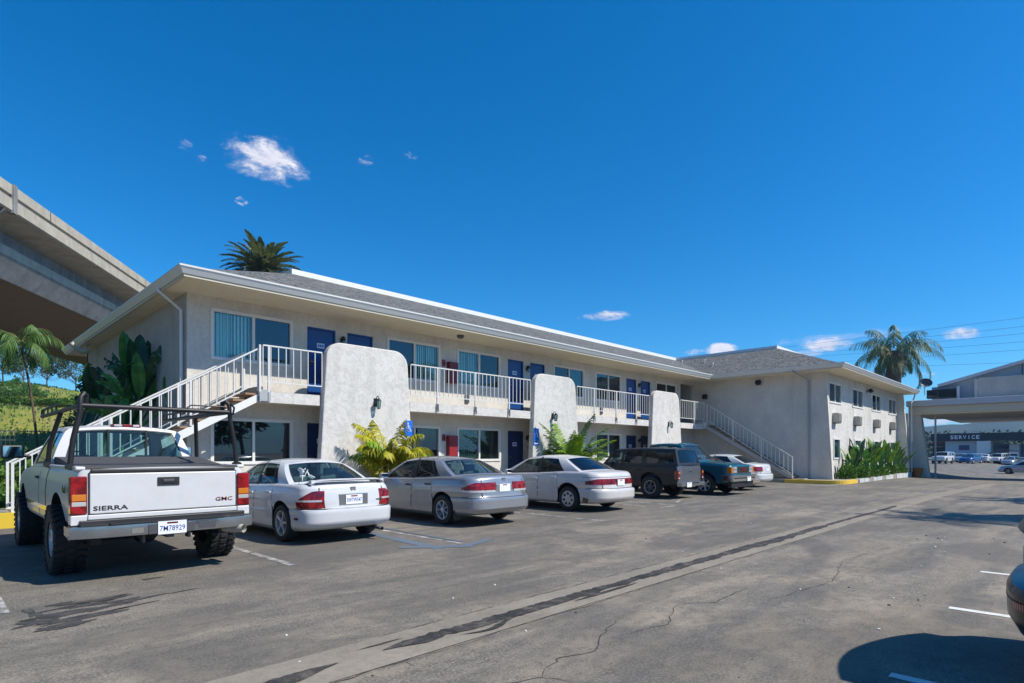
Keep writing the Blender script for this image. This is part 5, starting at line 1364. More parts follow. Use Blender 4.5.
    t.tube([(-.83, y+.04, 1.32), (.83, y+.04, 1.32)], .022, 'cover', 8)
    t.build('bed_cover', root, smooth=50)
    t = MB()
    for sd in (-1, 1): t.box(min(sd*.83, sd*.93), max(sd*.83, sd*.93), y+.02, y+1.98, 1.30, 1.345, 'paint_truck_white')
    t.build('bed_rail', root, bevel=.018)
    # third brake light, cab back frame
    t = MB(); t.box(-.19, .19, y+1.99+.10, y+1.99+.17, 1.885, 1.925, 'lens_red'); t.box(-.15, -.05, y+2.085, y+2.092, 1.89, 1.92, 'lens_clear'); t.box(.09, .17, y+2.085, y+2.092, 1.89, 1.92, 'lens_clear'); t.build('brake_light', root, bevel=.006)
    t = MB()
    for x in (-.24, .24): t.box(x-.012, x+.012, y+1.99, y+2.04, 1.42, 1.84, 'trim_black')
    t.build('slider_frame', root)
    # rack of black tube
    t = MB(); r = .030; z1 = 2.06
    ya, yb_, yc_ = y+.30, y+1.95, y+3.35
    for sd in (-1, 1):
        xb, xt = sd*.935, sd*.83
        t.tube([(xb, ya+.02, 1.33), (xb-sd*.03, ya+.02, 1.65), (xt+sd*.01, ya, z1-.08), (xt, ya, z1+.10), (xt-sd*.03, ya+.03, z1+.145), (xt-sd*.06, ya+.08, z1+.13), (xt-sd*.06, ya+.10, z1+.02)], r, 'black', 8)
        t.tube([(xb, yb_+.02, 1.33), (xb-sd*.02, yb_-.02, 1.62), (xt, yb_-.26, z1-.02)], r, 'black', 8)
        t.tube([(xb, yb_-.05, 1.34), (xb, yb_+.12, 1.34)], .04, 'black', 8); t.tube([(xb, ya-.07, 1.34), (xb, ya+.1, 1.34)], .04, 'black', 8)
        t.tube([(xt, ya, z1), (xt, yc_, z1)], r, 'black', 8); t.tube([(xt, yb_-.2, z1+.10), (xt, yc_, z1+.10), (xt, yc_+.05, z1+.05), (xt, yc_, z1)], .016, 'black', 8)
        for k in range(4): t.tube([(xt, yb_+.1+k*.38, z1), (xt, yb_+.1+k*.38, z1+.10)], .012, 'black', 6)
    for yy in (ya,): t.tube([(-.83, yy, z1), (.83, yy, z1)], r, 'black', 8)
    t.tube([(.83, ya, z1-.05), (.86, ya-.06, z1-.02), (.87, ya-.07, z1+.06), (.84, ya-.02, z1+.12)], .014, 'black', 6); t.tube([(.30, ya, z1+.03), (.35, ya, z1+.07), (.78, ya, z1+.07)], .010, 'black', 6)
    t.build('cargo_rack', root, smooth=50)
    for sd in (-1, 1):
        t = MB(); t.obox((sd*1.17, y+3.50, 1.52), .27, .10, .20, Matrix.Rotation(-.1*sd, 3, 'Z'), 'black'); t.beam((sd*.95, y+3.56, 1.44), (sd*1.1, y+3.53, 1.48), .06, .05, 'black'); M_ = t.build('side_mirror', root, bevel=.025)
        t = MB(); t.obox((sd*1.17-.0, y+3.447, 1.52), .225, .004, .155, Matrix.Rotation(-.1*sd, 3, 'Z'), 'mirror_sky'); t.build('mirror_glass', M_)
    for sd in (-1, 1):
        mb = MB(); B.panel(mb, B.qside(sp['axles'][0]+.62), B.qside(sp['axles'][1]-.62), .74, .80, .016, 'bumper_grey', sd, 20, 2); mb.build('side_moulding', root)
        mb = MB(); q = B.qside(-.78); B.panel(mb, q-.005, q+.005, .62, 1.33, .003, 'black', sd, 1, 8); mb.build('cab_gap', root)
        mb = MB(); text_mb(mb, '4x4', TM((sd*(W/2+.004), y+.42, 1.07), (0, -1 if sd < 0 else 1, 0), (0, 0, 1)), .12, .003, 'lens_red_dark', .003, .22); mb.build('badge', root)
    mb = MB(); mb.box(-.8, .8, sp['L']/2-.03, sp['L']/2+.1, .62, .8, 'bumper_grey'); mb.build('front_bumper', root, bevel=.02)
simple('cover', (.055, .055, .058), .85)
simple('mirror_sky', (.55, .75, .80), .05, 1)
pick = dict(L=5.3, W=1.95, paint='paint_truck_white', crown=.03, cr=.10, cf=.30, nr=6, nf=4,
    lv=[(0,.95,-2.64,2.6),(.08,.98,-2.648,2.64),(.3,.995,-2.65,2.65),(.55,1.0,-2.65,2.65),(.80,.985,-2.65,2.64),(.93,.965,-2.65,2.6),(1,.945,-2.65,2.56)],
    zt=[(-2.65,1.30),(-.8,1.30),(-.6,1.32),(1.0,1.30),(1.35,1.27),(2.1,1.22),(2.65,1.12)], zb=[(-2.65,.68),(-1.6,.62),(-.6,.58),(1.0,.58),(2.65,.64)],
    cab=(-.7,1.05), axles=(-1.60,1.72), wr=.42, ww=.31, wx=.10, rim='mud', rimr=.215, arch=1.17, arch_up=.10, seats=(.15,),
    glass=dict(wb=.90, wr=.70, zr=1.86, y=(1.22,.66,-.52,-.66), gr='glass_car', gf='glass_car', cols=[(-.66,-.52,0),(-.52,-.42,'glass_tint'),(-.16,-.14,0),(-.10,-.10,'glass_car'),(.98,.52,0),(1.22,.66,0)], crown=.05, arc=.04, bow=.06, vs=(.05,.90), bulge=.02, pu=.075),
    doors=[(-.14,1.02,.64)], rub=None, handle='trim_black', mirror='black', hz=.16, extra=[pickup_parts])
P_ = make_car(pick, 'pickup_truck', (2.165, 10.75, 0), 0, 'white lifted pickup truck with black cargo rack and off-road tyres', 'pickup truck')
# the generic mirrors are replaced by the tow mirrors
for o in [o for o in bpy.data.objects if o.parent == P_ and o.name.startswith('side_mirror') and abs(o.bound_box[0][0]) < 1e9]:
    xs_ = [abs(c[0]) for c in o.bound_box]
    if max(xs_) < 1.2 and min(xs_) < .97:
        for ch in [c for c in bpy.data.objects if c.parent == o]: bpy.data.objects.remove(ch)
        bpy.data.objects.remove(o)

# ---- distant cars: one mesh each
def far_car(sp, paint, loc, rz, label, cat, cache={}):
    key = sp['key']
    if key not in cache: cache[key] = (make_car(sp, 'x', (0,0,0), 0, '', '', lite=True), sp['paint'])
    acc, pm = cache[key]; c = MB(); c.v = acc.v; c.f = acc.f; c.m = [paint if k == pm else k for k in acc.m]
    o = c.build('distant_car', None, loc, smooth=38); o.rotation_euler = (0, 0, rz); return tag(o, label, cat, 'cars in the service lot beyond the canopy')
fs = dict(sedanB, key='s', extra=[]); fw = dict(wagon, key='w', extra=[])
def at_px(px, Z): # point on the lot seen at pixel column px, at depth Z
    a = (px-512)/F_; x = (cos(YAW)+a*sin(YAW))*Z; y = (sin(YAW)-a*cos(YAW))*Z; return (x, y, gz(x, y))
rowc = [(fs,'paint_silver','silver sedan'),(fw,'paint_white','white wagon'),(fs,'paint_dark','dark sedan'),(fs,'paint_white','white sedan'),(fs,'paint_red','red sedan'),(fs,'paint_gold','beige sedan'),(fw,'paint_dark','dark wagon'),(fs,'paint_silver','grey sedan')]
lots = [(fw, 'paint_white', 943, 82, 1.45, 'white wagon just right of the canopy post, nearest of the far cars', 'car'), (fs, 'paint_blue', 970.5, 86, 1.35, 'blue sedan standing alone in front of the white block', 'car'),
        (fs, 'paint_silver', 956, 100, .25, 'silver sedan side on behind the white wagon', 'car'), (fw, 'paint_white', 1003, 108, .2, 'long white van at the back of the row at the right', 'van')]
for i in range(13):
    sp, pt, nm = rowc[(i*3+1) % 8]; px = 949+i*6.1+RN.uniform(-.6, .6)
    lots.append((sp, pt, px, 95+RN.uniform(-1, 1)+(3 if i % 2 else 0), 1.42+RN.uniform(-.08, .08)+(pi if i % 3 == 0 else 0), f'distant {nm}, number {i+1} from the left in the row before the service building', 'car'))
for (sp, pt, px, Z, rz, lab, cat) in lots:
    p = at_px(px, Z); far_car(sp, pt, p, rz, lab, cat)
p = at_px(1027, 61); far_car(fs, 'paint_silver', p, -pi*.03, 'grey sedan driving past on the lane at the right edge', 'car')
# ------------------------------------------------------------------ vegetation
def leafq(mb, p, d, w, m, nrm=None, fold=0.0):
    """one narrow leaflet from p along d"""
    d = Vector(d); p = Vector(p); s_ = d.cross(nrm if nrm is not None else Vector((RN.uniform(-1,1), RN.uniform(-1,1), RN.uniform(-.2,1))))
    if s_.length < 1e-6: return
    s_ = s_.normalized()*w/2
    mb.face([p-s_*.4, p+d*.45-s_, p+d, p+d*.45+s_, p+s_*.4], m)
def frond(mb, base, az, L, elev, droop, n, ll, lw, m, stem='leaf_palm_tip', hang=.5, vee=.5, rr=.018, twist=0):
    p = Vector(base); e = elev; P = [p.copy()]; k = 14; D = []
    for i in range(k):
        d = Vector((cos(az)*cos(e), sin(az)*cos(e), sin(e))); D.append(d); p = p+d*(L/k); P.append(p.copy()); e -= droop/k*(.5+1.2*i/k)
    mb.tube(P, [rr*(1-.85*i/k) for i in range(k+1)], stem, 4, False)
    for j in range(n):
        f = .10+.90*j/n; x = f*k; i = min(k-1, int(x)); q = P[i].lerp(P[i+1], x-i); d = D[i]
        side = d.cross(Vector((0,0,1)))
        side = side.normalized() if side.length > .05 else Vector((-sin(az), cos(az), 0))
        up = side.cross(d)
        s = ll*(sin(pi*min(1, .12+.86*f))**.6)*(1-.25*f)*RN.uniform(.85, 1.1)
        for sd in (-1, 1):
            v = (side*sd*(1-.35*f) + up*vee*RN.uniform(.5, 1) + d*(.45+.7*f)).normalized()
            v = (v+Vector((0, 0, -hang*RN.uniform(.6, 1.3)))).normalized()
            tip = q+v*s
            w = lw; sv = v.cross(up+side*.3*RN.uniform(-1, 1)).normalized()*w/2
            mid = q+v*s*.5+Vector((0,0,.04*s)); tip.z -= hang*s*.25
            mb.face([q-sv*.5, mid-sv, tip, mid+sv, q+sv*.5], m)
def palm(name, loc, h, tr, n, L, ll, lw, mats, label, cat='palm', e0=1.35, e1=-.5, droop=1.3, hang=.4, lean=(0,0), group=None, nl=34, vee=.5, skirt=None, crown_up=.0):
    t = empty(name, loc, 0, label, cat, group)
    tr_ = MB(); P = []; k = 14
    for i in range(k+1):
        f = i/k; P.append((lean[0]*f*f, lean[1]*f*f, h*f-.2))
    rad = [tr*(1.25-.35*i/k)*(1.05 if i % 2 else .97) for i in range(k+1)]; rad[-1] *= 1.25; rad[-2] *= 1.3
    tr_.tube(P, rad, 'bark', 9); top = Vector(P[-1])
    tr_.build('trunk', t, smooth=60)
    c = MB()
    for i in range(n):
        f = i/n; az = i*2.39996+RN.uniform(-.2, .2); el = e0+(e1-e0)*f**.85+RN.uniform(-.1, .1)
        frond(c, top+Vector((cos(az)*tr*.6, sin(az)*tr*.6, RN.uniform(-.1, .15)*tr*3+.1+crown_up)), az, L*RN.uniform(.85, 1.08)*(1 if f > .12 else .75), el, droop*RN.uniform(.8, 1.2), nl, ll, lw, RN.choice(mats), hang=hang, vee=vee, rr=.02*L/2)
    if skirt:
        for i in range(skirt):
            az = RN.uniform(0, 2*pi); frond(c, top+Vector((cos(az)*tr, sin(az)*tr, -.3)), az, L*.5, -.9, .8, 16, ll*.7, lw, 'leaf_palm_tip', hang=.6)
    c.build('crown', t)
    return t
D50 = Vector(( .4127, 1.0068))
palm('date_palm', (22.0, 53.6, 0), 18.3, .45, 90, 3.7, .70, .11, ['leaf_palm_dark','leaf_palm_dark','leaf_palm_tip'], 'dark date palm crown rising behind the motel roof', e0=1.4, e1=-.75, droop=.85, hang=.12, nl=44, vee=.55, skirt=14)
palm('queen_palm', (58.5, 11.7, 0), 10.4, .58, 20, 4.0, 1.15, .055, ['leaf_queen','leaf_queen','leaf_palm_dark'], 'tall shaggy palm beyond the right wing under the power lines', e0=1.45, e1=-.55, droop=1.9, hang=1.3, nl=36, vee=.25, skirt=8)
palm('weeping_palm', (3.0, 26.4, 0), 5.45, .036, 15, 1.55, .55, .02, ['leaf_weeping'], 'slender weeping palm on a thin trunk at the left, in front of the slope', e0=1.3, e1=-.35, droop=2.4, hang=1.0, lean=(-.5, 0), nl=44, vee=.0)
palm('queen_palm', (20.3, -4.6, gz(20, -4)), 8.4, .2, 20, 2.6, .7, .05, ['leaf_queen'], 'palm standing outside the frame at the right whose shadow falls on the lane', e0=1.3, e1=-.4, droop=2.2, hang=1.0, nl=36, vee=.15)
palm('queen_palm', (27.6, -5.2, gz(27, -4)), 8.0, .2, 18, 2.6, .7, .05, ['leaf_queen'], 'second palm outside the frame at the right farther along the lane', e0=1.3, e1=-.4, droop=2.2, hang=1.0, nl=36, vee=.15)
# palms at the buttress walls: several stems fan from the ground
def clump(name, loc, spec, mats, label, nl=30, ll=.42, lw=.035, stem='leaf_areca', hang=.25, vee=.35, extra=0, esc=1, lift=.55):
    t = empty(name, loc, 0, label, 'palm'); s_ = MB(); c = MB()
    for (az, el, L, droop, base, m) in spec:
        b0 = Vector((cos(az)*base, sin(az)*base, .0)); b1 = Vector((cos(az)*base*1.6, sin(az)*base*1.6, lift))
        s_.tube([b0, b1], .022, 'bark', 5); frond(c, b1, az, L, el, droop, nl, ll, lw, m or RN.choice(mats), stem=stem, hang=hang, vee=vee, rr=.014)
    for k in range(extra):
        az = RN.uniform(0, 2*pi); b1 = Vector((cos(az)*.2, sin(az)*.2, RN.uniform(.3, .8))); frond(c, b1, az, RN.uniform(.9, 1.5)*esc, radians(RN.uniform(45, 82)), RN.uniform(.9, 1.6), nl, ll*.9, lw, RN.choice(mats), stem=stem, hang=hang, vee=vee, rr=.012)
    s_.build('stem', t); c.build('frond', t); return t
S = [(radians(a), radians(e), L*.86, d*1.1, .12, m) for a, e, L, d, m in (
    (185,74,1.75,1.35,None),(168,82,1.95,1.2,None),(196,64,1.75,1.7,None),(100,84,2.05,.8,None),(262,84,1.9,1.0,None),(285,78,1.8,1.5,None),(330,66,1.6,1.9,None),(350,46,1.6,1.7,None),(5,36,1.7,1.3,None),(350,30,1.5,1.0,None),(15,22,1.2,.8,'leaf_areca'),(230,56,1.5,1.6,None),(120,62,1.6,1.5,'leaf_areca'),(260,68,1.55,1.8,None),(160,48,1.3,1.3,'leaf_areca'),(310,52,1.4,1.5,'leaf_areca'),(290,58,1.4,1.6,None),(205,70,1.6,1.5,'leaf_areca'),(270,60,1.3,1.5,None),(240,72,1.6,1.4,None))]
clump('yellow_palm', (9.65, 14.45, .16), S, ['leaf_yellow'], 'yellowing palm in front of the nearest buttress wall', nl=60, ll=.46, lw=.034, hang=1.0, vee=.15, extra=6, esc=.8, lift=.95)
S = [(radians(a), radians(e), L, d, .14, m) for a, e, L, d, m in (
    (180,70,2.1,1.0,None),(150,80,2.3,.8,None),(205,58,1.9,1.3,None),(90,84,2.5,.6,None),(275,84,2.5,.7,None),(300,76,2.3,1.0,None),(345,68,2.3,1.3,None),(0,50,2.6,1.5,None),(330,45,2.0,1.2,None),(20,60,2.2,1.0,None),(225,70,2.2,.9,None),(250,50,1.7,1.3,None),(120,60,1.9,1.2,None),(190,40,1.7,1.0,None),(310,60,2.1,.9,None),(170,30,1.3,.9,None))]
clump('green_palm', (17.9, 14.4, .16), S, ['leaf_areca','leaf_areca','leaf_queen'], 'bushy green palm in front of the middle buttress wall', nl=52, ll=.42, lw=.05, hang=.5, extra=22, esc=1.25)
# big-leaved plants
def paddle(mb, p, az, el, L, W, bend, m, torn=0, roll=0):
    p = Vector(p); e = el; k = 10; P = [p.copy()]; D = []
    for i in range(k):
        d = Vector((cos(az)*cos(e), sin(az)*cos(e), sin(e))); D.append(d); p = p+d*(L/k); P.append(p.copy()); e -= bend/k*(.3+1.4*i/k)
    D.append(D[-1])
    for sd in (-1, 1):
        rows = []
        for i in range(k+1):
            f = i/k; w = W*(sin(pi*min(1, f*.94+.04))**.55)*(1-.15*f)
            if i == k: w = .004
            side = Vector((-sin(az), cos(az), 0)); up = side.cross(D[i])*-1
            up = D[i].cross(side)*-1 if up.z < 0 else up
            side = (side*cos(roll)+up*sin(roll))
            w *= (1-torn*RN.random()*.45)
            rows.append([P[i], P[i]+side*sd*w*.55+up*w*.22, P[i]+side*sd*w+up*w*(.26+.05*sin(i*2.1))])
        if torn:
            for i in range(k):
                if RN.random() < torn*.5: mb.grid([rows[i], [rows[i+1][0], rows[i+1][1].lerp(rows[i][1], .3), rows[i+1][2].lerp(rows[i][2], .4)]], m)
                else: mb.grid([rows[i], rows[i+1]], m)
        else: mb.grid(rows, m)
    mb.tube(P, [.018*(1-.7*i/k) for i in range(k+1)], m, 4, False)
def bigplant(name, loc, leaves, label, cat, group=None):
    t = empty(name, loc, 0, label, cat, group); s_ = MB(); c = MB()
    for (az, el, hs, L, W, bend, m, torn, roll) in leaves:
        az, el = radians(az), radians(el); b0 = Vector((RN.uniform(-.15, .15), RN.uniform(-.15, .15), 0)); P = []
        for i in range(6):
            f = i/5; P.append(b0+Vector((cos(az)*hs*f*cos(el)*(.3+.7*f), sin(az)*hs*f*cos(el)*(.3+.7*f), hs*f*sin(el))))
        s_.tube(P, [.055*(1-.6*i/5) for i in range(6)], 'leaf_banana', 5); paddle(c, P[-1], az, el-.05, L, W, bend, m, torn, roll)
    s_.build('stalk', t, smooth=60); c.build('leaf', t, smooth=60); return t
LB, LD = 'leaf_banana', 'leaf_banana_dark'
def fan(px, Y, z, az, el, L, W, bend, m, torn, roll):
    """a single leaf whose foot sits at a place measured in the photograph"""
    return (px, Y, z, az, el, L, W, bend, m, torn, roll)
def wild(name, loc, specs, label):
    t = empty(name, loc, 0, label, 'shrub'); s_ = MB(); c = MB()
    for (dx, dy, z, az, el, L, W, bend, m, torn, roll) in specs:
        P = [Vector((dx*.2*f_+dx*.8*f_*f_, dy*.2*f_+dy*.8*f_*f_, z*f_)) for f_ in (0, .25, .5, .75, 1)]
        s_.tube(P, [.06, .055, .045, .035, .025], m, 5); paddle(c, P[-1], radians(az), radians(el), L, W, bend, m, torn, radians(roll))
    s_.build('stalk', t, smooth=60); c.build('leaf', t, smooth=60); return t
def pt_on_y(px, py, Y):
    a = (px-512)/F_; rx = cos(YAW)+a*sin(YAW); ry = sin(YAW)-a*cos(YAW); return Vector((rx*Y/ry, Y, CAMH+(HOR-py)/F_*Y/ry))
def leafplant(name, Y, foot, specs, label):
    """leaves whose feet and tips were measured in the photograph; each stands at its own depth round Y"""
    t = empty(name, tuple(foot), 0, label, 'shrub'); s_ = MB(); c = MB(); F0 = Vector(foot)
    for (bx, by, tx, ty, W, m, torn, bow) in specs:
        y0 = Y+RN.uniform(-.5, .5); A = pt_on_y(bx, by, y0)-F0; B = pt_on_y(tx, ty, y0+RN.uniform(-.3, .3))-F0
        s_.tube([Vector((A.x*.15, A.y*.15, 0)), A*.5+Vector((A.x*-.15, 0, .15*A.z)), A], [.05, .04, .02], m, 5)
        d = (B-A); L = d.length; d.normalize(); nv = Vector((RN.uniform(-.5, .3), -1, RN.uniform(.0, .5))).normalized(); side = d.cross(nv).normalized(); up = side.cross(d); k = 12
        P = [A.lerp(B, i/k)+up*bow*L*sin(pi*i/k)*.5+Vector((0, 0, bow*L*.35*sin(pi*i/k))) for i in range(k+1)]
        for sd in (-1, 1):
            rows = []
            for i in range(k+1):
                f = i/k; w = W*(sin(pi*min(1, f*.93+.05))**.6)*(1-.12*f)*(1-torn*RN.random()*.4)
                if i == k: w = .003
                rows.append([P[i], P[i]+side*sd*w*.5+up*w*.16, P[i]+side*sd*w+up*w*(.18+.08*sin(i*1.9+sd))-Vector((0, 0, torn*.1*RN.random()))])
            for i in range(k):
                if RN.random() < torn*.55: c.grid([rows[i], [rows[i+1][0], rows[i+1][1].lerp(rows[i][1], .35), rows[i+1][2].lerp(rows[i][2], .5)]], m)
                else: c.grid([rows[i], rows[i+1]], m)
        c.tube(P, [.016*(1-.8*i/k) for i in range(k+1)], 'leaf_bed', 4, False)
    s_.build('stalk', t, smooth=60); c.build('leaf', t, smooth=60); return t
leafplant('giant_bird_of_paradise', 19.3, (3.9, 19.4, .1), [(130,380,123,331,.21,LB,0,.05),(133,382,130,338,.2,LD,.2,.05),(140,384,140,334,.22,LD,0,.05),(146,386,148,340,.21,LD,.2,.05),(148,380,163,344,.17,LD,.6,.2),(146,384,169,360,.17,LD,.8,.2),(140,388,166,372,.15,LD,.6,.1),
    (142,402,124,362,.17,LB,0,-.05),(146,404,164,369,.12,LB,.5,.05),(148,402,172,374,.10,LB,.6,.1),(134,402,95,380,.13,LB,.2,.25),(130,400,104,357,.14,LD,.8,.2),(128,392,112,352,.15,LD,.7,.15),(138,398,133,366,.15,LD,.1,.05),(140,410,150,382,.14,LB,.2,.1),(136,412,118,392,.12,LB,.3,.2),(128,376,104,366,.13,LD,.8,.3),(144,392,152,356,.18,LD,.2,0),(132,398,118,378,.13,LB,.3,.2),(140,396,136,352,.18,LB,.1,.05),(150,396,158,352,.15,LB,.5,.1),(124,404,100,372,.13,LB,.5,.3),(126,408,106,396,.12,LB,.3,.3),(148,412,170,392,.12,LB,.3,.2),(150,408,160,388,.12,LB,.3,.1)], 'large glossy bird of paradise plant against the left end wall')
leafplant('giant_bird_of_paradise', 21.2, (3.2, 21.5, .1), [(96,404,88,362,.26,LD,.1,0),(98,404,98,366,.24,LD,.2,0),(100,406,108,374,.2,LD,.5,.1),(94,404,76,384,.18,LD,.8,.3),(94,408,74,396,.16,LD,.8,.3),(98,408,112,388,.18,LD,.4,.2),(92,402,80,374,.22,LD,.3,.1),(102,410,120,398,.18,LD,.4,.3),(96,410,84,404,.16,LD,.5,.3),(90,404,92,380,.22,LD,.1,0)], 'darker bird of paradise plant behind the first, under the eave end')
leafplant('giant_bird_of_paradise', 18.0, (3.2, 17.9, .1), [(112,416,90,398,.12,'leaf_weeping',.7,.3),(116,416,98,394,.12,'leaf_weeping',.6,.3),(118,414,128,398,.12,LB,.4,.3),(110,418,84,410,.11,'leaf_weeping',.7,.3),(120,416,138,404,.10,LB,.3,.3),(114,418,106,396,.12,'leaf_weeping',.6,.2),(170,404,164,376,.1,LB,.2,0),(172,404,182,382,.1,LB,.3,.1)], 'low pale torn leaves of a plant just behind the stair rail')
# planting bed along the wing
bed = [(34.6, 8.75, 1.9, 9), (35.6, 8.85, 2.3, 10), (36.7, 8.8, 2.45, 10), (37.9, 8.9, 2.2, 9), (39.2, 8.85, 2.55, 11), (40.4, 8.95, 2.7, 11), (41.8, 8.9, 2.5, 10), (43.2, 8.95, 2.6, 10), (44.6, 8.95, 2.5, 10), (46.0, 8.95, 2.3, 9)]
bl = ['nearest the wing corner', 'second from the corner', 'third from the corner', 'fourth from the corner', 'below the second window', 'tallest, in the middle', 'right of the tallest', 'below the third window', 'below the fourth window', 'farthest from the corner']
for i, (x, y, h, k) in enumerate(bed):
    L = []
    for j in range(k+3):
        az = RN.uniform(0, 360); L.append((az, RN.uniform(55, 88), h*RN.uniform(.30, .62), h*RN.uniform(.24, .40), .15, RN.uniform(.2, .9), RN.choice(['leaf_bed', LB, LD, 'leaf_areca']), .3, 0))
    bigplant('bird_of_paradise', (x, y, .1), L, f'upright leafy plant in the bed along the wing, {bl[i]}', 'shrub', 'leafy plants in the bed along the wing')
def shrub(name, loc, rx, ry, h, n, ls, m, label, cat='shrub', group=None, kind=None, parent=None):
    mb = MB()
    for i in range(n):
        a = RN.uniform(0, 2*pi); r = sqrt(RN.random()); u = RN.random(); hh = h*(1-.55*r*r)*(.75+.5*noise.noise(Vector((loc[0]+cos(a)*r*3, loc[1]+sin(a)*r*3, 1))))
        z = hh*(u**.5); p = Vector((rx*r*cos(a), ry*r*sin(a), z)); d = Vector((cos(a)*.6+RN.uniform(-.6, .6), sin(a)*.6+RN.uniform(-.6, .6), RN.uniform(-.2, 1))).normalized()
        leafq(mb, p, d*ls*RN.uniform(.6, 1.3), ls*.5, m if isinstance(m, str) else RN.choice(m))
    o = mb.build(name, parent, loc)
    if parent is None: tag(o, label, cat, group, kind)
    return o
for i, (x, y, rx, ry, h, m, lb) in enumerate(((33.6, 8.75, .75, .35, .95, 'leaf_shrub', 'low bright shrub at the wing corner above the yellow kerb'), (35.3, 8.55, .9, .3, .75, 'leaf_shrub', 'low green shrub just right of the corner shrub'), (37.6, 8.6, 1.2, .3, .62, 'leaf_shrub', 'low hedge clump below the second plant'), (40.3, 8.7, 1.3, .3, .6, 'leaf_bed', 'low clump in the middle of the bed by the white kerb'), (43.3, 8.8, 1.4, .3, .75, 'leaf_shrub', 'bright low shrub near the far end of the bed'), (45.9, 8.8, 1.0, .3, .7, 'leaf_bed', 'last low shrub of the bed next to the downspout'))):
    shrub('low_shrub', (x, y, .12), rx, ry, h, 900, .16, m, lb, group='low shrubs in the bed along the wing')
# left garden: shrubs between rail and fence
for i, (x, y, rx, ry, h, m, lb) in enumerate(((.55, 18.6, .9, .7, 1.25, 'leaf_shrub', 'bright green shrub at the left edge behind the stair foot rail'), (1.3, 21.5, 1.3, .9, 1.7, 'leaf_shrub', 'rounded green shrub at the left, below the fence'), (.2, 24.5, 1.6, 1.0, 1.75, 'leaf_tree', 'dark shrub at the far left below the fence'), (3.3, 24.6, 1.5, 1.0, 1.9, 'leaf_tree', 'dark shrub under the weeping palm'), (1.9, 17.4, .7, .4, .8, 'leaf_bed', 'low plant behind the lowest stair posts'))):
    shrub('garden_shrub', (x, y, .1), rx, ry, h, 1700, .17, m, lb, group='garden shrubs at the left')
def tree(loc, h, crown, n, ls, mats, label, trunk_r=.15, seed=1, base=.35, clumps=26, group=None):
    R = random.Random(seed); t = empty('leafy_tree', loc, 0, label, 'tree', group); tr = MB(); c = MB(); cx, cy, cz = crown; ctr = Vector((R.uniform(-.2, .2), R.uniform(-.2, .2), h-cz))
    tr.tube([(0, 0, -.3), (R.uniform(-.15, .15), 0, h*base*.6), (R.uniform(-.2, .2), R.uniform(-.2, .2), h*base*1.2), tuple(ctr)], [trunk_r*1.2, trunk_r, trunk_r*.75, trunk_r*.3], 'bark', 8)
    for i in range(clumps):
        a = R.uniform(0, 2*pi); ph = math.acos(R.uniform(-.75, 1)); rr = R.uniform(.45, 1.0); q = ctr+Vector((cx*sin(ph)*cos(a)*rr, cy*sin(ph)*sin(a)*rr, cz*cos(ph)*rr*.95)); cr = min(cx, cz)*R.uniform(.22, .42)
        st = Vector((0, 0, h*base*R.uniform(.8, 1.3))); mid = st.lerp(q, .5)+Vector((0, 0, -.1*h*R.random()))
        tr.tube([st, mid, q], [trunk_r*.4, trunk_r*.22, trunk_r*.07], 'bark', 5, False)
        for j in range(n//clumps):
            v = Vector((R.gauss(0, 1), R.gauss(0, 1), R.gauss(0, .75))); v = v.normalized()*(R.random()**.4)*cr
            d = (v.normalized()+Vector((R.uniform(-.7, .7), R.uniform(-.7, .7), R.uniform(-.6, .5)))).normalized(); leafq(c, q+v, d*ls*R.uniform(.6, 1.4), ls*.55, R.choice(mats))
    tr.build('trunk', t, smooth=60); c.build('crown', t); return t
def at_dir(px, Z, z=0): a = (px-512)/F_; return ((cos(YAW)+a*sin(YAW))*Z, (sin(YAW)-a*cos(YAW))*Z, z)
def on_hill(px, Z): x, y, _ = at_dir(px, Z); return (x, y, max(0, hill_z(x, y)-.3))
for i, (px, Z, h, cr, n, m, lb, lsz) in enumerate((
    (47, 128, 8.2, (5.5, 4, 3.2), 1500, ['leaf_tree_olive'], 'airy olive green tree on the crest at the left, sky showing through it', .42),
    (3, 122, 9.0, (6.5, 4, 4.0), 2600, ['leaf_tree', 'leaf_weeping'], 'green tree on the crest at the left edge of the picture', .45),
    (23, 134, 8.5, (5.5, 4, 3.4), 1700, ['leaf_tree', 'leaf_tree_olive'], 'tree on the crest between the edge tree and the airy one', .42),
    (76, 126, 8.8, (7.5, 4, 3.0), 1700, ['leaf_tree_olive', 'leaf_tree'], 'wide spreading olive tree on the crest beyond the left eave', .42),
    (99, 60, 7.0, (3.0, 3, 2.6), 2400, ['leaf_tree'], 'dark tree just behind the left end of the motel', .3))):
    tree(on_hill(px, Z), h, cr, n, lsz, m, lb, .13, i+3, clumps=18, base=.22)
for i, (px, Z, rx, h, m, lb) in enumerate(((6, 96, 3.5, 1.8, 'leaf_shrub', 'yellow green bush low on the slope at the left edge'), (22, 104, 3.5, 1.8, 'leaf_weeping', 'pale bush in the middle of the slope'), (48, 100, 3.0, 1.2, 'leaf_shrub', 'bush on the slope right of the weeping palm trunk'), (4, 112, 5, 2.5, 'leaf_weeping', 'large bush high on the slope at the left edge'), (68, 104, 4.0, 1.2, 'leaf_shrub', 'low bush on the slope behind the rack of the pickup'))):
    shrub('slope_bush', on_hill(px, Z), rx, rx, h, 1500, .5, m, lb, group='bushes on the slope')
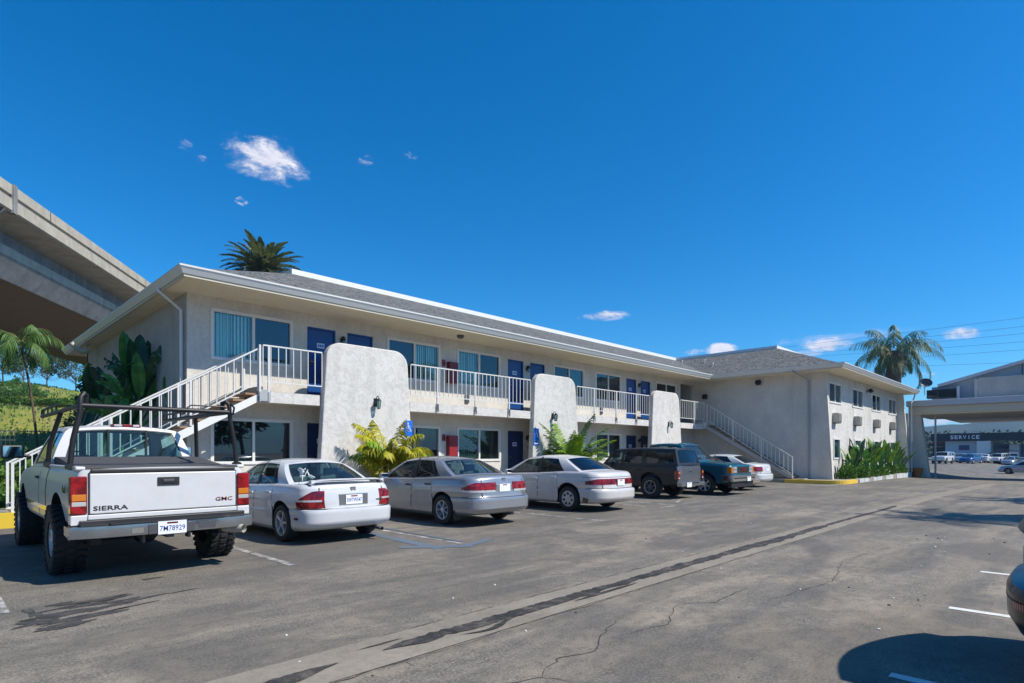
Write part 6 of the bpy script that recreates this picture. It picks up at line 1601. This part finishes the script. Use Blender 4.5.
# unseen street trees added behind the photographer to darken reflections in glass and paint
for i, (x, y, h) in enumerate(((-14, -20, 8), (-6, -24, 9), (2, -22, 7.5), (11, -25, 9.5), (21, -23, 8), (31, -27, 9), (43, -30, 8.5), (-20, -6, 8), (-22, 6, 9))):
    tree((x, y, gz(x, y)), h, (3.6, 3.6, 3.0), 1800, .5, ['leaf_tree', 'leaf_tree_olive'], f"unseen street tree added for reflections behind the photographer, {['first','second','third','fourth','fifth','sixth','seventh','eighth','ninth'][i]} from the left end", .18, 40+i, clumps=16, group='street trees added behind the photographer')
mb = MB()
for i in range(2600):
    px = RN.uniform(-60, 130); Z = RN.uniform(66, 130); x, y, z = on_hill(px, Z); hh = RN.uniform(.2, .6)
    d = Vector((RN.uniform(-.4, .4), RN.uniform(-.4, .4), 1)); leafq(mb, (x, y, z), d*hh, .35, RN.choice(['leaf_shrub', 'leaf_weeping', 'leaf_weeping', 'leaf_tree_olive']))
tag(mb.build('long_grass'), 'long rough grass and weeds growing over the slope', 'grass', kind='stuff')
# distant tree belt at the right
mb = MB()
for i in range(26000):
    a = radians(RN.uniform(-8, 16)); r = RN.uniform(235, 420); x, y = r*cos(a), r*sin(a)
    nz = noise.noise(Vector((x*.02, y*.02, 3)))*.5+.5; nz2 = noise.noise(Vector((x*.07, y*.07, 8)))*.5+.5
    top = 4+13*nz*nz2+RN.uniform(0, 2); z = top*RN.random()**.6; s_ = RN.uniform(.5, 1.4)
    d = Vector((RN.uniform(-1, 1), RN.uniform(-1, 1), RN.uniform(-.4, .9))).normalized(); leafq(mb, (x, y, z-1), d*s_, s_*.8, 'leaf_far')
tag(mb.build('distant_wood'), 'belt of dark trees along the foot of the far hills', 'trees', kind='stuff')

# ------------------------------------------------------------------ fence
t = empty('iron_fence', (-3, 29.5, 0), 0, 'thin dark iron fence crossing the foot of the slope at the left', 'fence')
for i in range(5):
    mb = MB(); mb.box(i*2.4-.035, i*2.4+.035, -.035, .035, 0, 2.55, 'steel_dark'); mb.build('post', t)
mb = MB()
for z in (2.35, 2.0, .3): mb.box(0, 9.6, -.015, .015, z-.018, z+.018, 'steel_dark')
for i in range(74): mb.box(i*.13-.008, i*.13+.008, -.008, .008, .2, 2.42, 'steel_dark')
mb.build('bar_panel', t)
# ------------------------------------------------------------------ elevated road at the left
vx, vy = .5546, .8321; nx, ny = -.8321, .5546
OV = empty('elevated_road', (nx*28, ny*28, 0), 0, 'concrete highway bridge passing high over the left side of the picture', 'bridge')
def sweep(prof, t0, t1, m, name, seg=None, smooth=None):
    """prof: (lateral, height) pairs above camera-height datum"""
    mb = MB(); k = seg or int((t1-t0)/6)
    mb.grid([[(nx*l+vx*(t0+(t1-t0)*i/k)-nx*28, ny*l+vy*(t0+(t1-t0)*i/k)-ny*28, h) for l, h in prof] for i in range(k+1)], m)
    for tt, fl in ((t0, 0), (t1, 1)):
        f = [(nx*l+vx*tt-nx*28, ny*l+vy*tt-ny*28, h) for l, h in prof[:-1]]
        mb.face(f if fl else f[::-1], m)
    return mb.build(name, OV, smooth=smooth, fixn=True)
c0 = 1.5
sweep([(20, 13.95+c0), (20, 14.5+c0), (20.25, 14.5+c0), (20.3, 13.6+c0), (20.12, 13.6+c0), (20.12, 13.95+c0), (20, 13.95+c0)], -45, 210, 'concrete', 'parapet')
sweep([(20.1, 13.05+c0), (20.0, 13.12+c0), (20.0, 13.75+c0), (20.14, 13.8+c0), (38, 13.8+c0), (38.2, 13.1+c0), (36, 12.7+c0), (21.9, 12.75+c0), (20.1, 13.05+c0)], -45, 210, 'concrete', 'deck')
for l in (37.95,): sweep([(l, 13.8+c0), (l, 14.5+c0), (l+.25, 14.5+c0), (l+.25, 13.8+c0), (l, 13.8+c0)], -45, 210, 'concrete', 'parapet')
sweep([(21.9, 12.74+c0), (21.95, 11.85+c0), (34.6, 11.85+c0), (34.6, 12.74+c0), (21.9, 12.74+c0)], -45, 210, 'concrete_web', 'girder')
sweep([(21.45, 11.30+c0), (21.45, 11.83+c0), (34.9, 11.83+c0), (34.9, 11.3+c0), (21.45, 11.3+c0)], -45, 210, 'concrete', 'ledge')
sweep([(21.5, 11.29+c0), (22.2, 10.12+c0), (34.0, 10.0+c0), (34.6, 11.29+c0), (21.5, 11.29+c0)], -45, 210, 'concrete_soffit_shade', 'box_girder')
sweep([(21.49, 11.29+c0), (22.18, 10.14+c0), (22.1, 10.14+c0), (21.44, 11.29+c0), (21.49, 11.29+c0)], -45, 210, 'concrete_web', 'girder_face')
mb = MB()   # expansion joint and drain bracket near the left edge
tt = 36.5
def OP(l, t_, h): return (nx*l+vx*t_-nx*28, ny*l+vy*t_-ny*28, h)
for k, tt in enumerate((36.4,)):
    a = [OP(19.93, tt, 13.0+c0), OP(19.93, tt+.35, 13.0+c0), OP(19.93, tt+.35, 14.55+c0), OP(19.93, tt, 14.55+c0)]; b_ = [OP(20.3, tt, 13.0+c0), OP(20.3, tt+.35, 13.0+c0), OP(20.3, tt+.35, 14.55+c0), OP(20.3, tt, 14.55+c0)]
    mb.grid([a+[a[0]], b_+[b_[0]]], 'concrete_web'); mb.face(a, 'concrete_web'); mb.face(b_, 'concrete_web')
mb.tube([OP(20.1, 35.9, 13.0+c0), OP(20.5, 35.9, 12.6+c0), OP(21.0, 35.0, 12.4+c0), OP(21.7, 34.6, 12.2+c0)], .09, 'concrete_web', 6)
mb.build('joint_cover', OV)
for i in range(16):
    tt = -30+i*14; mb = MB(); a = [OP(19.985, tt, 13.75+c0), OP(19.985, tt+.06, 13.75+c0), OP(19.985, tt+.06, 14.5+c0), OP(19.985, tt, 14.5+c0)]; mb.face(a, 'trim_black'); mb.build('joint', OV)
for tt in (-22, 84, 128, 172):
    mb = MB(); mb.lathe([(1.5, -1), (1.5, 8.6+c0), (2.3, 9.6+c0), (2.6, 10.1+c0)], 'concrete', 24, 'z', OP(28, tt, 0)); mb.build('pier', OV, smooth=50)

# ------------------------------------------------------------------ canopy, lobby and what stands beyond
def on_x(px, py, X): 
    a = (px-512)/F_; rx = cos(YAW)+a*sin(YAW); ry = sin(YAW)-a*cos(YAW); t_ = X/rx; return (X, ry*t_, CAMH+(HOR-py)/F_*t_)
g0 = gz(49, 0)
CA = empty('drive_canopy', (49, 8, 0), 0, 'flat roofed drive through canopy joining the far end of the wing', 'canopy')
def cpart(mb, nm, **k):
    o = mb.build(nm, CA, **k); o.location = (-49, -8, 0); return o
mb = MB(); mb.box(49.0, 57.0, -16, 8.9, 4.25, 4.75, 'cream_trim'); mb.box(48.8, 57.2, -16.2, 9.0, 4.752, 5.16, 'grey_wall'); cpart(mb, 'roof', bevel=.03)
mb = MB(); mb.box(49.1, 56.9, -15.9, 8.8, 4.18, 4.248, 'soffit'); cpart(mb, 'soffit')
mb = MB(); mb.prism([(8.25, 4.3), (8.95, 4.3), (8.95, gz(49, 8.5)), (7.75, gz(49, 8.5)-.1)], 'x', 49.3, 50.1, 'stucco'); cpart(mb, 'column')
mb = MB(); mb.box(49.6, 50.4, -13, -12.2, g0-.2, 4.2, 'stucco'); cpart(mb, 'column')
mb = MB(); mb.tube([(49.6, 7.42, gz(49.6, 7.4)-.1), (49.6, 7.42, 4.2)], .06, 'rail_grey', 10); mb.lathe([(.13, .0), (.12, .04), (.06, .06)], 'rail_grey', 12, 'z', (49.6, 7.42, gz(49.6, 7.4))); cpart(mb, 'post')
mb = MB(); mb.box(48.3, 49.2, 9.4, 11.2, 0, 5.2, 'stucco_shaded'); mb.box(48.35, 48.45, 9.0, 9.35, .1, 4.4, 'steel_dark'); mb.box(48.8, 48.9, 8.9, 9.2, .1, 4.3, 'stucco'); cpart(mb, 'return_wall')
# terracotta pots by the column
for i, (y, r, lb) in enumerate(((8.95, .26, 'small terracotta pot in the shade left of the canopy column'), (8.35, .38, 'large terracotta pot at the foot of the canopy column'))):
    z = gz(48.6, y)
    t = MB(); t.lathe([(.001, .02), (r*.7, 0), (r, r*1.5), (r*1.08, r*1.52), (r*1.08, r*1.7), (r*.95, r*1.7), (r*.9, r*1.45), (.001, r*1.4)], 'terracotta', 20, 'z'); o = t.build('flower_pot', None, (48.7, y, z), smooth=40); tag(o, lb, 'pot', 'pots by the canopy column')
# lobby with a gable behind the canopy
LO = empty('lobby_building', (57, 0, 0), 0, 'grey gabled lobby roof rising behind the canopy at the right', 'building')
def lpart(mb, nm, **k):
    o = mb.build(nm, LO, **k); o.location = (-57, 0, 0); return o
mb = MB(); mb.prism([(8.0, 4.2), (8.0, 6.3), (7.4, 6.3), (-4.5, 9.6), (-16, 6.35), (-16, 4.2)], 'x', 52.0, 66, 'grey_wall'); lpart(mb, 'gable_wall')
mb = MB(); mb.prism([(7.6, 6.24), (7.6, 6.46), (-4.5, 9.76), (-16.4, 6.55), (-16.4, 6.33), (-4.5, 9.54)], 'x', 51.6, 66.3, 'grey_wall'); lpart(mb, 'roof')
mb = MB(); mb.box(51.0, 51.98, -16, 5.18, 5.17, 6.66, 'stucco_shaded'); mb.box(51.2, 51.99, 5.2, 5.45, 5.17, 6.6, 'stucco'); lpart(mb, 'parapet_block')
mb = MB(); mb.box(51.3, 51.97, 6.45, 8.2, 5.45, 6.05, 'glass_dark'); mb.box(51.25, 51.99, 6.28, 6.44, 5.3, 6.2, 'grey_wall'); lpart(mb, 'louvre')
mb = MB(); mb.tube([(51.9, 3.0, 6.65), (51.9, 3.0, 7.6)], .03, 'steel_dark', 6); lpart(mb, 'vent_pipe')
mb = MB(); mb.box(57, 66, -16, -2, -1, 4.2, 'stucco'); lpart(mb, 'wall')
# satellite dish at the corner of the wing roof
t = empty('satellite_dish', (48.8, 7.9, 5.55), radians(-60), 'dark satellite dish on the corner of the wing roof beside the canopy', 'satellite dish')
mb = MB(); rows = []
R3 = Matrix.Rotation(radians(72), 3, 'X')@Matrix.Rotation(0, 3, 'Z')
for i in range(7):
    r = .40*i/6; rows.append([R3@Vector((r*cos(a), r*sin(a)*.8, .18*(i/6)**2)) + Vector((0, 0, .75)) for a in [2*pi*k/24 for k in range(25)]])
mb.grid(rows, 'dish'); mb.build('reflector', t, smooth=60)
mb = MB(); mb.tube([(0, 0, -.05), (0, .05, .45), (0, 0, .75)], .03, 'rail_grey', 8); mb.build('mast', t)
mb = MB(); mb.tube([(0, 0, .45), (0, -.5, .62)], .015, 'rail_grey', 6); mb.obox((0, -.5, .64), .07, .1, .07, Matrix.Rotation(0, 3, 'X'), 'dish'); mb.build('feed_arm', t)
# service building
SX = 150
SB = empty('service_building', (SX, 10, gz(SX, 10)), 0, 'long service building with a dark sign band and white block walls', 'building')
def spart(mb, nm, **k):
    o = mb.build(nm, SB, **k); o.location = (-SX, -10, -gz(SX, 10)); return o
bz0, bz1 = 3.98, 5.55
mb = MB(); mb.box(SX, SX+1, -30, 23.2, bz0, bz1, 'band_dark'); spart(mb, 'sign_band')
mb = MB()
for k, ch in enumerate('SERVICE'):
    y = 20.0-(20.0-15.1)*(k+.5)/7; text_mb(mb, ch, TM((SX-.03, y, 4.70), *FACE_W), 1.05, .03, 'white', .02, .12 if ch == 'I' else .55)
spart(mb, 'sign_letters')
mb = MB(); mb.box(SX+1, SX+30, 15.6, 20.9, -1, 3.95, 'far_wall'); spart(mb, 'wall', label=None) if False else spart(mb, 'wall')
mb = MB(); mb.box(SX-.6, SX+30, 13.4, 15.55, -1, 3.9, 'white_trim'); spart(mb, 'wall')
mb = MB(); mb.box(SX+6, SX+30, 9.2, 13.3, -1, 3.3, 'far_wall_blue'); mb.box(SX+3, SX+6, 9.3, 10.8, -1, 3.2, 'white_trim'); mb.box(SX+8, SX+30, -30, 9.1, -1, 3.2, 'far_wall_blue'); spart(mb, 'wall')
mb = MB(); mb.box(SX+.9, SX+.99, 16.9, 18.6, 2.1, 3.1, 'navy'); spart(mb, 'window')
mb = MB(); mb.box(SX+5.9, SX+5.98, 11.4, 12.8, 2.4, 3.1, 'navy'); spart(mb, 'window')
mb = MB(); mb.box(SX+1.2, SX+14, 21.0, 23.2, 2.9, 3.9, 'dark_red'); mb.box(SX+2, SX+14, 21.0, 23.2, -1, 2.7, 'dark_room'); mb.box(SX+1, SX+2, 20.9, 24, 3.0, 3.4, 'band_dark'); spart(mb, 'service_bay')
mb = MB(); mb.box(SX+1, SX+40, -30, 23, bz1-.6, bz1-.3, 'far_roof'); spart(mb, 'roof')
mb = MB(); mb.obox((SX-4, 10.6, 2.0), 5, 3.6, .12, Matrix.Rotation(.05, 3, 'X'), 'dark_red'); mb.tube([(SX-4, 10.6, -1), (SX-4, 10.6, 2)], .08, 'steel_dark', 6); spart(mb, 'awning')
# power lines crossing the sky at the right
WX = 190
for i, ((xa, ya_), (xb, yb_)) in enumerate((((560, 372), (1090, 309)), ((600, 368), (1090, 319)), ((640, 366), (1090, 327)), ((700, 362), (1090, 336.5)), ((700, 368), (1090, 345)), ((760, 368), (1090, 359.5)))):
    A_ = Vector(at_dir(xa, 330, 0)); A_.z = CAMH+(HOR-ya_)/F_*330; B_ = Vector(at_dir(xb, 150, 0)); B_.z = CAMH+(HOR-yb_)/F_*150
    P = []
    for k in range(21):
        f = k/20; # keep perspective straightness: a hanging wire with slight sag
        P.append(A_.lerp(B_, f)+Vector((0, 0, -2.2*4*f*(1-f)*.35)))
    mb = MB(); mb.tube(P, .035, 'wire', 4); o = mb.build('power_line')
    nm = ['topmost', 'second from the top', 'third from the top', 'fourth from the top', 'fifth from the top', 'lowest'][i]
    tag(o, f'thin dark power line across the sky at the right, {nm} of six', 'power line', 'power lines across the sky')

# ------------------------------------------------------------------ air between here and the hills
hz = bpy.data.materials.new('haze'); hz.use_nodes = True; n = hz.node_tree; n.nodes.clear(); MAT['haze'] = hz
o_ = N(n, 'ShaderNodeOutputMaterial'); hz.cycles.homogeneous_volume = True; v_ = N(n, 'ShaderNodeVolumePrincipled'); v_.inputs['Density'].default_value = .0003; v_.inputs['Color'].default_value = (.35, .62, 1, 1); v_.inputs['Anisotropy'].default_value = .2
n.links.new(v_.outputs[0], o_.inputs['Volume'])
mb = MB(); mb.box(-3200, 3200, -3200, 3200, -6, 75, 'haze'); tag(mb.build('haze'), 'thin blue air lying over the far hills', 'haze', kind='stuff')
SC.cycles.volume_bounces = 0; SC.cycles.volume_step_rate = 4
